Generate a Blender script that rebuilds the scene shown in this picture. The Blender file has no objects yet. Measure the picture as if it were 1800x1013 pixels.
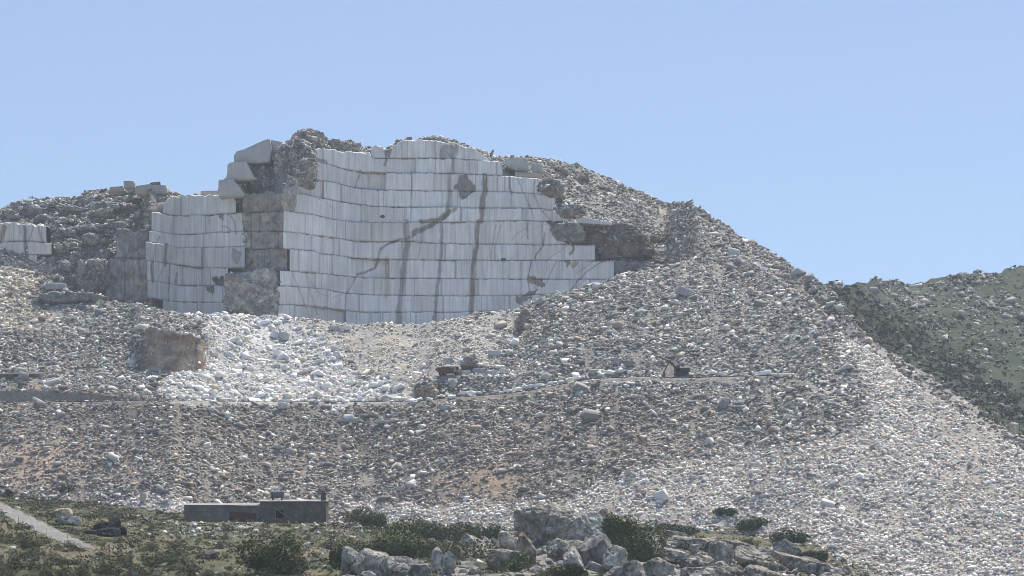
import bpy, bmesh, math, random
import numpy as np
from mathutils import Vector, Matrix

# ------------------------------------------------------------------ camera, sky, sun, exposure
SC = bpy.context.scene
F, U0, V0 = 4060.0, 900.0, 965.0            # focal length in photo pixels, optical axis column, horizon row
cam = bpy.data.objects.new('camera', bpy.data.cameras.new('camera'))
SC.collection.objects.link(cam)
cam.data.sensor_width = 36.0
cam.data.lens = F / 1800 * 36
cam.data.shift_y = (V0 - 506.5) / 1800
cam.rotation_euler = (math.radians(90), 0, 0)
cam.data.clip_start, cam.data.clip_end = 1.0, 12000
SC.camera = cam
SUN_EL, SUN_AZ = 61.0, 24.0                 # azimuth from +Y (straight ahead) towards +X
world = bpy.data.worlds.new('World'); SC.world = world; world.use_nodes = True
wn = world.node_tree
sky = wn.nodes.new('ShaderNodeTexSky'); sky.sky_type = 'NISHITA'; sky.sun_disc = False
sky.sun_elevation = math.radians(SUN_EL); sky.sun_rotation = math.radians(SUN_AZ)
sky.altitude = 300; sky.air_density = 0.8; sky.dust_density = 0.3; sky.ozone_density = 3.0
bgn = wn.nodes['Background']; bgn.inputs[1].default_value = 0.11
smx = wn.nodes.new('ShaderNodeMix'); smx.data_type = 'RGBA'; smx.inputs[0].default_value = .5; smx.inputs[7].default_value = (2.5, 3.6, 5.7, 1)   # evens out the clear sky towards the horizon
wn.links.new(sky.outputs[0], smx.inputs[6]); wn.links.new(smx.outputs[2], bgn.inputs[0])
sun = bpy.data.objects.new('sun', bpy.data.lights.new('sun', 'SUN')); SC.collection.objects.link(sun)
sun.data.energy = 5.0; sun.data.angle = math.radians(0.55); sun.data.color = (1.0, 0.93, 0.82)
sdir = Vector((math.sin(math.radians(SUN_AZ)) * math.cos(math.radians(SUN_EL)),
               math.cos(math.radians(SUN_AZ)) * math.cos(math.radians(SUN_EL)), math.sin(math.radians(SUN_EL))))
sun.rotation_euler = sdir.to_track_quat('Z', 'Y').to_euler()
SC.view_settings.view_transform = 'Standard'; SC.view_settings.look = 'None'
SC.view_settings.exposure = 0.40; SC.view_settings.gamma = 1.0
SC.cycles.max_bounces = 5; SC.cycles.diffuse_bounces = 3; SC.cycles.use_denoising = True; SC.cycles.filter_width = 0.8

# ------------------------------------------------------------------ helpers
rng = np.random.default_rng(7); random.seed(7)
COL = SC.collection

def interp(tab, u):
    k = sorted(tab); return np.interp(u, k, [tab[i] for i in k])
def W(u, v, Y):
    return Vector(((u - U0) / F * Y, Y, (V0 - v) / F * Y))
def _hash(ix, iy, iz, seed):
    h = (ix.astype(np.int64) * 374761393 + iy.astype(np.int64) * 668265263 + iz.astype(np.int64) * 2147483647 + seed * 974634721) & 0xFFFFFFFF
    h = ((h ^ (h >> 13)) * 1274126177) & 0xFFFFFFFF
    h = ((h ^ (h >> 16)) * 2246822519) & 0xFFFFFFFF
    return ((h ^ (h >> 15)) & 0xFFFFFF) / float(0xFFFFFF)
def vnoise(p, seed=0):
    p = np.asarray(p, float); i = np.floor(p).astype(np.int64); f = p - i; f = f * f * (3 - 2 * f)
    r = 0
    for dx in (0, 1):
        wx = f[..., 0] if dx else 1 - f[..., 0]
        for dy in (0, 1):
            wy = f[..., 1] if dy else 1 - f[..., 1]
            for dz in (0, 1):
                wz = f[..., 2] if dz else 1 - f[..., 2]
                r = r + wx * wy * wz * _hash(i[..., 0] + dx, i[..., 1] + dy, i[..., 2] + dz, seed)
    return r
def fbm(p, seed=0, oct=4, gain=0.5):
    a, s, t = 1.0, 0, 0
    for o in range(oct):
        s = s + a * (vnoise(np.asarray(p) * 2.0 ** o + 17.3 * o, seed + o) - 0.5); t += a; a *= gain
    return s / t * 2
def p3(*a):
    return np.stack(np.broadcast_arrays(*[np.asarray(x, float) for x in a]), -1)
def inpoly(poly, u, v):
    u = np.asarray(u, float); v = np.asarray(v, float); c = np.zeros(np.broadcast(u, v).shape, bool)
    n = len(poly)
    for i in range(n):
        x1, y1 = poly[i]; x2, y2 = poly[(i + 1) % n]
        if y1 == y2: continue
        c ^= ((y1 > v) != (y2 > v)) & (u < (x2 - x1) * (v - y1) / (y2 - y1) + x1)
    return c
def dpoly(pts, u, v):
    "distance to a polyline"
    d = np.full(np.broadcast(u, v).shape, 1e9)
    for (x1, y1), (x2, y2) in zip(pts[:-1], pts[1:]):
        L = (x2 - x1) ** 2 + (y2 - y1) ** 2 + 1e-9
        t = np.clip(((u - x1) * (x2 - x1) + (v - y1) * (y2 - y1)) / L, 0, 1)
        d = np.minimum(d, np.hypot(u - x1 - t * (x2 - x1), v - y1 - t * (y2 - y1)))
    return d

def mesh(name, V, faces, col=None, smooth=False):
    "faces: (n,3) or (n,4) array"
    V = np.asarray(V, np.float32).reshape(-1, 3); faces = np.asarray(faces, np.int32); n, k = faces.shape
    me = bpy.data.meshes.new(name)
    me.vertices.add(len(V)); me.vertices.foreach_set('co', V.ravel())
    me.loops.add(n * k); me.loops.foreach_set('vertex_index', faces.ravel())
    me.polygons.add(n); me.polygons.foreach_set('loop_start', np.arange(0, n * k, k, dtype=np.int32))
    if smooth: me.polygons.foreach_set('use_smooth', np.ones(n, bool))
    if col is not None:
        a = me.color_attributes.new('Col', 'FLOAT_COLOR', 'POINT')
        c = np.ones((len(V), 4), np.float32); c[:, :3] = col; a.data.foreach_set('color', c.ravel())
    me.update(calc_edges=True); me.validate()
    return me
def link(name, me, mat=None, parent=None, loc=None):
    o = bpy.data.objects.new(name, me); COL.objects.link(o)
    if me is not None and mat is not None:
        if not me.materials: me.materials.append(mat)
    if parent is not None: o.parent = parent
    if loc is not None: o.location = loc
    return o
def tag(o, label=None, cat=None, group=None, kind=None):
    if label: o['label'] = label
    if cat: o['category'] = cat
    if group: o['group'] = group
    if kind: o['kind'] = kind
    return o
def quads(nr, nc):
    i = np.arange(nr - 1)[:, None] * nc + np.arange(nc - 1)[None]
    return np.stack([i, i + 1, i + nc + 1, i + nc], -1).reshape(-1, 4)

# ------------------------------------------------------------------ materials
def newmat(name, rough=0.9):
    m = bpy.data.materials.new(name); m.use_nodes = True; nt = m.node_tree; b = nt.nodes['Principled BSDF']
    b.inputs['Roughness'].default_value = rough; b.inputs['Specular IOR Level'].default_value = 0.2
    return m, nt, b
def nd(nt, t, **kw):
    n = nt.nodes.new(t)
    for k, v in kw.items():
        if k in n.inputs: n.inputs[k].default_value = v
        else: setattr(n, k, v)
    return n
def noise_mul(nt, src, scale, lo, hi, coord='Object', detail=6, stretch=None, rough=0.6):
    tc = nd(nt, 'ShaderNodeTexCoord'); out = tc.outputs[coord]
    if stretch:
        mp = nd(nt, 'ShaderNodeMapping'); mp.inputs['Scale'].default_value = stretch; nt.links.new(out, mp.inputs[0]); out = mp.outputs[0]
    nz = nd(nt, 'ShaderNodeTexNoise', Scale=scale, Detail=detail, Roughness=rough); nt.links.new(out, nz.inputs['Vector'])
    mr = nd(nt, 'ShaderNodeMapRange'); mr.inputs[1].default_value = .28; mr.inputs[2].default_value = .72; mr.inputs[3].default_value = lo; mr.inputs[4].default_value = hi
    nt.links.new(nz.outputs[0], mr.inputs[0])
    mx = nd(nt, 'ShaderNodeMix', data_type='RGBA', blend_type='MULTIPLY'); mx.inputs[0].default_value = 1
    nt.links.new(src, mx.inputs[6]); nt.links.new(mr.outputs[0], mx.inputs[7])
    return mx.outputs[2], nz.outputs[0]
def bump(nt, b, h, strength, dist):
    n = nd(nt, 'ShaderNodeBump', Strength=strength, Distance=dist); nt.links.new(h, n.inputs['Height']); nt.links.new(n.outputs[0], b.inputs['Normal'])
def vcol_mat(name, scales, bumps=None, rough=0.95):
    m, nt, b = newmat(name, rough); s = nd(nt, 'ShaderNodeVertexColor', layer_name='Col').outputs[0]
    h = None
    for (sc, lo, hi) in scales: s, h = noise_mul(nt, s, sc, lo, hi)
    nt.links.new(s, b.inputs['Base Color'])
    if bumps: bump(nt, b, h, *bumps)
    return m
def flat_mat(name, c, rough=0.8, scales=((1.5, .75, 1.2),), metal=0, bumps=None, stretch=None):
    m, nt, b = newmat(name, rough); r = nd(nt, 'ShaderNodeRGB'); r.outputs[0].default_value = (*c, 1); s = r.outputs[0]; h = None
    for (sc, lo, hi) in scales: s, h = noise_mul(nt, s, sc, lo, hi, stretch=stretch)
    nt.links.new(s, b.inputs['Base Color']); b.inputs['Metallic'].default_value = metal
    if bumps and h: bump(nt, b, h, *bumps)
    return m
def rnd_mat(name, stops, scales=((0.6, .8, 1.15),), rough=0.9, bumps=None, coord='Object'):
    "colour chosen per object"
    m, nt, b = newmat(name, rough); oi = nd(nt, 'ShaderNodeObjectInfo'); cr = nd(nt, 'ShaderNodeValToRGB')
    e = cr.color_ramp.elements
    while len(e) < len(stops): e.new(0.5)
    for k, (p, c) in enumerate(stops): e[k].position = p; e[k].color = (*c, 1)
    nt.links.new(oi.outputs['Random'], cr.inputs[0]); s = cr.outputs[0]; h = None
    for (sc, lo, hi) in scales: s, h = noise_mul(nt, s, sc, lo, hi, coord=coord)
    nt.links.new(s, b.inputs['Base Color'])
    if bumps: bump(nt, b, h, *bumps)
    return m

M_ground = vcol_mat('rubble_ground', [(0.12, .8, 1.15), (0.9, .62, 1.25)], (0.9, 0.6))
M_scrub = vcol_mat('scrub_soil', [(0.35, .75, 1.2), (2.2, .6, 1.3)], (0.6, 0.2))
M_stone = vcol_mat('broken_stone', [(0.9, .86, 1.1)], (0.4, 0.12))
M_rock = vcol_mat('weathered_rock', [(0.3, .62, 1.25), (1.3, .58, 1.3)], (1.0, 0.4))
M_foliage = vcol_mat('foliage', [(1.5, .8, 1.15)], None, 0.75)
M_block = rnd_mat('white_marble_block', [(0, (.52, .515, .50)), (.3, (.74, .73, .71)), (.7, (.84, .835, .82)), (1, (.76, .71, .63))], ((0.5, .86, 1.08), (3, .92, 1.05)), bumps=(.3, .1))
M_rubstone = rnd_mat('grey_quarry_stone', [(0, (.21, .202, .19)), (.35, (.40, .385, .362)), (.7, (.62, .60, .57)), (.85, (.43, .355, .285)), (1, (.78, .765, .735))], ((0.5, .8, 1.12),), bumps=(.4, .1))
M_boulder = rnd_mat('limestone_boulder', [(0, (.25, .245, .235)), (.5, (.40, .375, .345)), (1, (.52, .47, .41))], ((0.4, .72, 1.2),), bumps=(.6, .2))

def marble_mat():
    m, nt, b = newmat('sawn_marble', 0.7); s = nd(nt, 'ShaderNodeVertexColor', layer_name='Col').outputs[0]
    s, h = noise_mul(nt, s, 1.0, .80, 1.17, stretch=(.8, .6, .03), detail=7, rough=.72)
    s, h2 = noise_mul(nt, s, 1.0, .86, 1.12, stretch=(.25, .25, .10), detail=5)
    s, h3 = noise_mul(nt, s, 2.0, .93, 1.05)
    nt.links.new(s, b.inputs['Base Color']); bump(nt, b, h, .35, .15)
    return m
M_marble = marble_mat()

# ------------------------------------------------------------------ the hill: a height field in columns fanning out from the view point
US = np.arange(-300, 2101, 4.0)
vB2 = interp({-300: 900, 0: 898, 150: 912, 300: 918, 570: 921, 700: 945, 880: 960, 1000: 955, 1130: 960, 1300: 975, 1420: 990, 1500: 1010, 1600: 1030, 1800: 1060, 2100: 1100}, US)
vC = interp({-300: 862, 0: 873, 150: 886, 300: 904, 450: 905, 620: 915, 760: 932, 880: 937, 1000: 935, 1130: 930, 1300: 940, 1420: 955, 1500: 1000, 1600: 1025, 1800: 1055, 2100: 1095}, US)
YC = interp({-300: 660, 0: 650, 150: 640, 300: 620, 450: 640, 620: 640, 760: 620, 880: 610, 1000: 600, 1300: 580, 1420: 560, 1500: 545, 1800: 525, 2100: 515}, US)
vD = interp({-300: 702, 0: 708, 230: 705, 500: 707, 730: 706, 800: 699, 900: 691, 960: 681, 1040: 666, 1130: 662, 1200: 665, 1350: 660, 1420: 672, 1450: 690, 1500: 720, 1600: 800, 1800: 920, 2100: 1040}, US)
bankh = interp({-300: 22, 60: 20, 120: 17, 230: 8, 250: 1, 2100: 0.5}, US)
vE = interp({-300: 655, 0: 660, 120: 661, 230: 656, 300: 654, 400: 650, 700: 650, 745: 661, 930: 661, 960: 630, 1000: 612, 1130: 592, 1300: 580, 1400: 592, 1440: 600, 1450: 640, 1500: 680, 1600: 750, 1800: 870, 2100: 1005}, US)
vE2 = interp({-300: 560, 0: 572, 250: 592, 350: 602, 700: 612, 860: 621, 880: 621, 930: 582, 1000: 560, 1130: 512, 1300: 500, 1400: 540, 1450: 600, 1500: 640, 1600: 710, 1800: 830, 2100: 975}, US)
vF = interp({-300: 480, 0: 472, 60: 478, 100: 502, 150: 525, 200: 530, 280: 548, 330: 556, 400: 553, 480: 556, 560: 561, 600: 571, 640: 573, 700: 575, 760: 570, 850: 553, 900: 548, 925: 541, 960: 521, 1000: 515, 1060: 500, 1080: 490, 1130: 480, 1200: 463, 1290: 456, 1330: 466, 1400: 520, 1450: 560, 1500: 610, 1600: 680, 1800: 800, 2100: 950}, US)
vH = interp({-300: 430, 0: 420, 100: 430, 200: 430, 255: 440, 262: 370, 300: 352, 400: 350, 500: 300, 560: 275, 700: 262, 800: 268, 860: 292, 905: 316, 950: 328, 985: 392, 1050: 398, 1100: 408, 1140: 432, 1170: 446, 1200: 452, 1230: 455, 1290: 449, 1330: 459, 1400: 513, 1450: 553, 1500: 602, 1600: 674, 1800: 795, 2100: 946}, US)
vR = interp({-300: 470, -100: 420, 0: 371, 40: 353, 100: 349, 140: 348, 150: 338, 190: 336, 205: 331, 292: 331, 302: 342, 320: 345, 380: 344, 395: 320, 410: 300, 470: 270, 500: 262, 540: 250, 575: 252, 640: 259, 680: 262, 700: 250, 760: 248, 785: 245, 800: 250, 840: 262, 870: 276, 925: 276, 960: 281, 1000: 290, 1050: 306, 1100: 329, 1150: 350, 1165: 358, 1190: 358, 1215: 358, 1240: 373, 1300: 415, 1330: 432, 1350: 440, 1400: 472, 1440: 495, 1455: 502, 1480: 535, 1500: 568, 1520: 590, 1560: 618, 1620: 655, 1700: 705, 1750: 745, 1800: 775, 2100: 925}, US)
def zof(v, Y): return (V0 - v) / F * Y
def sm(a, w=9):
    k = np.hanning(2 * w + 3)[1:-1]; k /= k.sum(); return np.convolve(np.pad(a, w, 'edge'), k, 'valid')
def climb(Y, v_from_z, v, s):
    "depth at which a slope s starting at (Y, z) meets image row v"
    z = v_from_z; return (s * Y - z) / (s - (V0 - v) / F)
YA = np.full_like(US, 150.0); zA = np.full_like(US, -22.0)
YB = np.full_like(US, 330.0); zB = zof(1032 + 0 * US, YB)
YB2 = np.full_like(US, 500.0); zB2 = zof(vB2, YB2)
zC = zof(vC, YC)
YD = climb(YC, zC, vD, 0.62); zD = zof(vD, YD)
wD = interp({-300: 7, 900: 7, 1100: 6, 1400: 5, 1450: 0.5, 2100: 0.5}, US)
wD = sm(wD); bankh = sm(bankh, 3)
YD2, zD2 = YD + wD, zD + 0.05
YD3 = YD2 + 1.0 + bankh * .03; zD3 = zof(vD - bankh, YD3)
zD3 = np.maximum(zD3, zD2 + .1)
vD3 = V0 - zD3 / YD3 * F
YE = climb(YD3, zD3, vE, interp({-300: .5, 230: .5, 300: .5, 740: .5, 760: 1.2, 960: .7, 1100: .6, 1450: .62, 2100: .62}, US)); YE = sm(YE, 8); zE = zof(vE, YE)
wE = interp({-300: 6, 250: 5, 320: .6, 700: .6, 750: 9, 940: 7, 1000: 5, 1440: 4, 1460: .5, 2100: .5}, US)
wE = sm(wE); wE2 = 0
YE2a, zE2a = YE + wE, zE + .05
vE2 = vE2 - 8 * sm(((US > 250) & (US < 352)) * 1.0, 3); YE2 = climb(YE2a, zE2a, vE2, .55 + 2.2 * sm(((US > 246) & (US < 358)) * 1.0, 3)); zE2 = zof(vE2, YE2)
wE2 = interp({-300: 3, 250: 1, 320: .6, 850: .6, 880: 4, 1440: 4, 1460: .5, 2100: .5}, US)
wE2 = sm(wE2) + 14 * sm(((US > 246) & (US < 358)) * 1.0, 3); YE2 = np.where((US > 225) & (US < 378), sm(YE2, 1), sm(YE2, 6)); zE2 = zof(vE2, YE2)
YE3, zE3 = YE2 + wE2, zE2 + .05
YF = sm(climb(YE3, zE3, vF, .55), 6); zF = zof(vF, YF)
# the quarry floor and the cut behind it
WALLY = interp({-300: 832, 200: 826, 258: 822, 313: 836, 432: 825, 470: 818, 500: 810, 640: 836, 1080: 840, 1140: 842, 1200: 836, 1330: 830, 1420: 800}, US)
bl_ = np.clip((1225 - US) / 50, 0, 1); YG = bl_ * np.maximum(WALLY + 1.5, YF + 2) + (1 - bl_) * (YF + 1.0); zG = zF + interp({-300: 3, 200: .5, 260: 0, 1100: 0, 1200: 1.5, 1500: .6}, US) - np.where((US > 255) & (US < 1085), 0, 0)
YH = YG + interp({-300: 14, 250: 14, 262: 12, 1080: 12, 1130: 14, 1200: 6, 1420: 8, 1450: 6, 2100: 6}, US); zH = zof(vH, YH); zH = np.maximum(zH, zG + .3)
YR = YH + interp({-300: 60, 0: 50, 250: 35, 262: 10, 400: 10, 560: 8, 860: 14, 1000: 60, 1100: 75, 1200: 60, 1330: 34, 1420: 22, 1450: 16, 1500: 10, 2100: 8}, US); zR = zof(vR, YR)
YS, zS = YR + 6, zR - .6
YT, zT = YR + 260, zR - 120
PY = [YA, YB, YB2, YC, YD, YD2, YD3, YE, YE2a, YE2, YE3, YF, YG, YH, YR, YS, YT]
PZ = [zA, zB, zB2, zC, zD, zD2, zD3, zE, zE2a, zE2, zE3, zF, zG, zH, zR, zS, zT]
NSEG = [8, 44, 22, 60, 4, 4, 26, 4, 34, 3, 34, 5, 26, 34, 3, 20]
rowsY, rowsZ, rowid = [], [], []
for i, n in enumerate(NSEG):
    for k in range(n):
        t = k / n; rowsY.append(PY[i] * (1 - t) + PY[i + 1] * t); rowsZ.append(PZ[i] * (1 - t) + PZ[i + 1] * t); rowid.append(i + t)
rowsY.append(PY[-1]); rowsZ.append(PZ[-1]); rowid.append(len(NSEG))
GY = np.array(rowsY); GZ = np.array(rowsZ); RID = np.array(rowid)
GU = np.broadcast_to(US, GY.shape)
GX = (GU - U0) / F * GY
GV0 = V0 - GZ / GY * F
# relief
rough_amp = np.ones_like(GY) * .75
R2 = RID[:, None] + 0 * GU
CLIFF = (R2 > 7.9) & (R2 < 9.1) & (GU > 244) & (GU < 366)
rough_amp = np.where(CLIFF, 1.9, rough_amp); rough_amp = np.where((R2 > 5.1) & (R2 < 6) & (GU < 240), 1.5, rough_amp); rough_amp = np.where(R2 < 3, .35, rough_amp); rough_amp = np.where((R2 < 2.95) & (R2 > .8) & (GU > 620), .35 + 1.1 * np.clip((GU - 620) / 60, 0, 1), rough_amp)
rough_amp = np.where((R2 >= 4) & (R2 <= 5), .12, rough_amp)
rough_amp = np.where((R2 >= 12) & (GU < 262), 2.6, rough_amp)
rough_amp = np.where((R2 >= 12) & (GU > 1010) & (GU < 1450), 1.5, rough_amp)
rough_amp = np.where((R2 >= 14) & (GU > 400) & (GU < 900), 1.3, rough_amp)
rough_amp = np.where((R2 > 12) & (R2 < 13) & (GU > 262) & (GU < 985), .2, rough_amp)
Pn = p3(GX, GY, GZ)
big = fbm(Pn / 38.0, 3, 3); mid = fbm(Pn / 9.0, 11, 4); fin = fbm(Pn / 2.6, 23, 2)
edge = np.clip(np.minimum(np.abs(R2 - 4), np.abs(R2 - 14)) * 3, .30, 1)
GZ = GZ + (1.6 * big * np.where(R2 < 3, .3, 1) * edge + mid * 1.1 * np.sqrt(edge) + fin * .45) * rough_amp
gul = fbm(p3(GX / 7, GY / 60, 0 * GX), 31, 3)                     # down-slope runnels on the dumps
GZ = GZ + gul * np.where((R2 > 3.1) & (R2 < 4), 1.0, 0) * np.clip((R2 - 3.1) * 3, 0, 1) * np.clip((4 - R2) * 6, 0, 1)
GP = p3(GX, GY, GZ); GV = V0 - GZ / GY * F

def ground_at(u, Y):
    j = np.clip((u - US[0]) / 4.0, 0, len(US) - 1.001); j0 = int(j); f = j - j0
    a = np.interp(Y, GY[:, j0], GZ[:, j0]); b = np.interp(Y, GY[:, j0 + 1], GZ[:, j0 + 1]); return a * (1 - f) + b * f
def hit(u, v):
    "first ground point met looking along image position (u, v)"
    j = int(np.clip(round((u - US[0]) / 4.0), 0, len(US) - 1)); c = GV[:, j]
    k = np.nonzero(c[:-250 if False else None] <= v)[0]
    k = k[k > 0]
    if len(k) == 0: Y = GY[-20, j]
    else:
        k = k[0]; t = (c[k - 1] - v) / (c[k - 1] - c[k] + 1e-9); Y = GY[k - 1, j] * (1 - t) + GY[k, j] * t
    return Vector(((u - U0) / F * Y, Y, (V0 - v) / F * Y))

# ---- colours of the ground, by place
HEAP = [(285, 712), (300, 655), (365, 610), (345, 553), (480, 553), (520, 562), (580, 610), (640, 660), (700, 680), (740, 695), (745, 712)]
PIT = [(520, 558), (640, 568), (850, 548), (930, 535), (900, 590), (855, 640), (760, 655), (740, 695), (690, 680), (620, 640), (570, 600)]
SCREE = [(1468, 582), (1560, 612), (1830, 775), (2110, 930), (2110, 1110), (1500, 1110), (1400, 965), (1130, 945), (1000, 940), (600, 925), (590, 880), (780, 890), (980, 880), (1110, 830), (1250, 800), (1420, 780), (1540, 730), (1500, 650)]
LSCREE = [(175, 880), (260, 868), (330, 890), (340, 915), (250, 905), (190, 895)]
WARM = [(-300, 470), (60, 468), (125, 500), (120, 540), (70, 580), (-300, 590)]
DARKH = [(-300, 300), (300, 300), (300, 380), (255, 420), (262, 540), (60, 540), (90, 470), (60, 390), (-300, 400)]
def blob(u, v, cu, cv, ru, rv): return np.exp(-(((u - cu) / ru) ** 2 + ((v - cv) / rv) ** 2))
def wob(u, v, amp, sc=40, seed=5):
    return u + amp * fbm(p3(u / sc, v / sc, 0 * u), seed, 3), v + amp * .6 * fbm(p3(u / sc, v / sc, 5 + 0 * u), seed + 1, 3)
def lerp(c, w, k):
    w = np.clip(w, 0, 1)[..., None]; return c * (1 - w) + np.array(k) * w
def darkp(u, v): return np.clip(.20 * blob(u, v, 220, 745, 400, 38) + .30 * blob(u, v, 140, 612, 190, 42) + .16 * blob(u, v, 1010, 590, 150, 55) + .12 * blob(u, v, 1100, 700, 160, 40) + .18 * blob(u, v, 640, 770, 140, 40), 0, .5)  # darker waste, plus the shade below the road put into the colour
def ground_color(u, v, r):
    uu, vv = wob(u, v, 30); uu, vv = wob(uu, vv, 14, 9, 15)
    c = np.ones(u.shape + (3,)) * np.array((.225, .212, .194))
    n1 = fbm(p3(u / 90, v / 50, 0 * u), 41, 4)
    c = lerp(c, .5 + 1.5 * n1, (.30, .282, .256))
    sk = fbm(p3((u - .35 * np.clip(u - 1000, 0, 500) / 500 * (v - 600)) / 9, v / 70, 0 * u), 43, 4); c = c * (1 + .45 * sk)[..., None]
    c = lerp(c, (v > 690) * (v < 900) * .6, (.235, .212, .188))
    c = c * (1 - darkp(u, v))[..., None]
    c = lerp(c, inpoly(PIT, uu, vv) * .9, (.44, .41, .365))
    c = lerp(c, inpoly(HEAP, uu, vv) * .9, (.44, .43, .41))
    c = lerp(c, blob(uu, vv, 455, 585, 60, 22) * 1.1, (.60, .585, .56))
    c = lerp(c, inpoly(SCREE, uu, vv) * .9, (.40, .37, .335))
    c = lerp(c, inpoly(LSCREE, uu, vv) * .9, (.5, .48, .46))
    c = lerp(c, inpoly(WARM, uu, vv) * .9, (.42, .37, .31))
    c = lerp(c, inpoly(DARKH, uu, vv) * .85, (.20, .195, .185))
    for (cu, cv, ru, rv, w, k) in [(860, 848, 95, 40, 1.2, (.31, .245, .19)), (50, 818, 170, 50, 1.2, (.37, .295, .24)), (304, 632, 62, 36, 0, (.30, .225, .165)), (880, 770, 100, 30, .6, (.25, .215, .18)),
                               (1130, 770, 50, 40, .6, (.31, .265, .215)), (1260, 450, 50, 18, .8, (.34, .30, .25)), (690, 600, 25, 45, .7, (.45, .39, .31)), (600, 590, 30, 25, .5, (.40, .355, .29)),
                               (960, 430, 200, 1, 0, (.3, .3, .3)), (1050, 335, 90, 22, .7, (.42, .385, .34)), (1170, 372, 22, 14, .9, (.36, .32, .26)), (1100, 470, 60, 14, .8, (.24, .205, .175)), (950, 655, 120, 4, .6, (.45, .4, .33)),
                               (1250, 790, 200, 40, .5, (.31, .27, .235)), (90, 680, 120, 8, .8, (.32, .25, .2))]:
        c = lerp(c, w * blob(uu, vv, cu, cv, ru, rv), k)
    c = lerp(c, (np.abs(r - 4.5) < .5) * (u < 1440) * .7, (.40, .37, .33))
    c = lerp(c, (r >= 14) * (u > 1080) * .9, (.20, .195, .165))
    cf = ((r > 7.9) & (r < 9.04) & (u > 252 + 22 * fbm(p3(u / 9, v / 7, 0 * u), 64, 3)) & (u < 362 + 16 * fbm(p3(u / 9, v / 7, 5 + 0 * u), 65, 3))).astype(float); nb = fbm(p3(u / 14, v / 9, 0 * u), 63, 4)
    c = lerp(c, cf, (.30, .235, .175)); c = lerp(c, cf * np.clip(.1 + 2.2 * nb, 0, 1), (.46, .385, .31)); c = lerp(c, cf * np.clip(-.1 - 2.4 * nb, 0, .9), (.27, .17, .12))
    # scrub plain, rocky towards the right
    pl = (r < 3.02)
    g = fbm(p3(u / 22, v / 9, 0 * u), 51, 4); g2 = fbm(p3(u / 60, v / 14, 3 + 0 * u), 57, 3); g3 = fbm(p3(u / 12, v / 7, 8 + 0 * u), 59, 4)
    s = np.ones(u.shape + (3,)) * np.array((.078, .082, .040))
    s = lerp(s, .3 + 1.6 * g, (.115, .11, .055)); s = lerp(s, .05 + 1.8 * g2, (.18, .145, .09)); s = lerp(s, (g < -.25) * .8, (.042, .050, .027))
    s = lerp(s, blob(u, v, 190, 965, 45, 9) + blob(u, v, 350, 968, 40, 10) * .6, (.19, .155, .105))
    rk = np.clip((u - 600) / 60, 0, 1) * np.clip((v - np.interp(u, [600, 760, 900, 1130, 1300, 1500], [968, 950, 935, 940, 950, 1000])) / 8, 0, 1)
    s = lerp(s, rk * .9, (.25, .237, .215)); s = lerp(s, rk * np.clip(.4 + 2.2 * g3, 0, 1), (.05, .055, .03))
    c = np.where(pl[..., None], s, c)
    c = c * np.where(((v > 690) & ~pl)[..., None], np.array((1.03, 1.0, .95)), 1)
    return np.clip(c, .02, .9)
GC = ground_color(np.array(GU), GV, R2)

def sub_terrain(name, r0, r1, mat, label):
    V = GP[r0:r1 + 1].reshape(-1, 3); C = GC[r0:r1 + 1].reshape(-1, 3)
    o = link(name, mesh(name, V, quads(r1 + 1 - r0, len(US)), C, True), mat)
    return tag(o, label, kind='structure')
rC = sum(NSEG[:3])
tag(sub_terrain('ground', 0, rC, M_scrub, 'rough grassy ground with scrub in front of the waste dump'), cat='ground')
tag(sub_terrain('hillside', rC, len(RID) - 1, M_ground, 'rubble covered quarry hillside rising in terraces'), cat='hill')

# the wide ground sheet under everything
V = []; n = 48
for R_ in (0.0, 9000.0):
    for k in range(n):
        a = 2 * math.pi * k / n; V.append((R_ * math.cos(a), 600 + R_ * math.sin(a), -75))
o = link('plain', mesh('plain', V, [(k, (k + 1) % n, n + (k + 1) % n, n + k) for k in range(n)], np.ones((2 * n, 3)) * np.array((.16, .16, .10))), M_scrub)
tag(o, 'wide open land far below the hills', 'ground', kind='structure')

# roads and the gravel path: strips laid on the ground
def strip(name, pts, mat, lift, label, col):
    L, Rr = [], []
    V = []; C = []
    m = 6
    for (u, va, vb) in pts:
        a, b = hit(u, va), hit(u, vb)
        for k in range(m + 1):
            p = a.lerp(b, k / m); p.z = max(p.z, ground_at((p.x / p.y) * F + U0, p.y)) + lift; V.append(p[:])
            C.append(np.array(col) * (0.9 + .2 * random.random()))
    o = link(name, mesh(name, V, quads(len(pts), m + 1), np.array(C), True), mat)
    return tag(o, label, 'path', kind='structure')
us = np.linspace(-12, 172, 60)
top = np.interp(us, [-12, 0, 20, 50, 100, 130, 172], [879, 884, 894, 907, 932, 947, 966.5])
bot = np.interp(us, [-12, 0, 20, 50, 100, 130, 172], [890, 898, 914, 928, 952, 961, 968.5])
strip('path', [(u, b + 1.5 * math.sin(u * .7) + 1.5 * math.sin(u * .23), t + 1.2 * math.sin(u * .9 + 1) + 1.2 * math.sin(u * .31)) for u, t, b in zip(us, top, bot)], M_ground, .12, 'pale gravel path slanting down across the green scrub', (.24, .232, .218))
rows = np.nonzero((RID >= 4) & (RID <= 5))[0]; ci = np.nonzero((US > -290) & (US < 1400))[0]
V = GP[rows][:, ci].copy(); V[..., 2] += .12
o = link('road', mesh('road', V.reshape(-1, 3), quads(len(rows), len(ci)), np.ones((V.size // 3, 3)) * np.array((.42, .39, .345)), True), M_ground)
tag(o, 'unpaved haul road crossing the dump slope', 'road', kind='structure')

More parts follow.
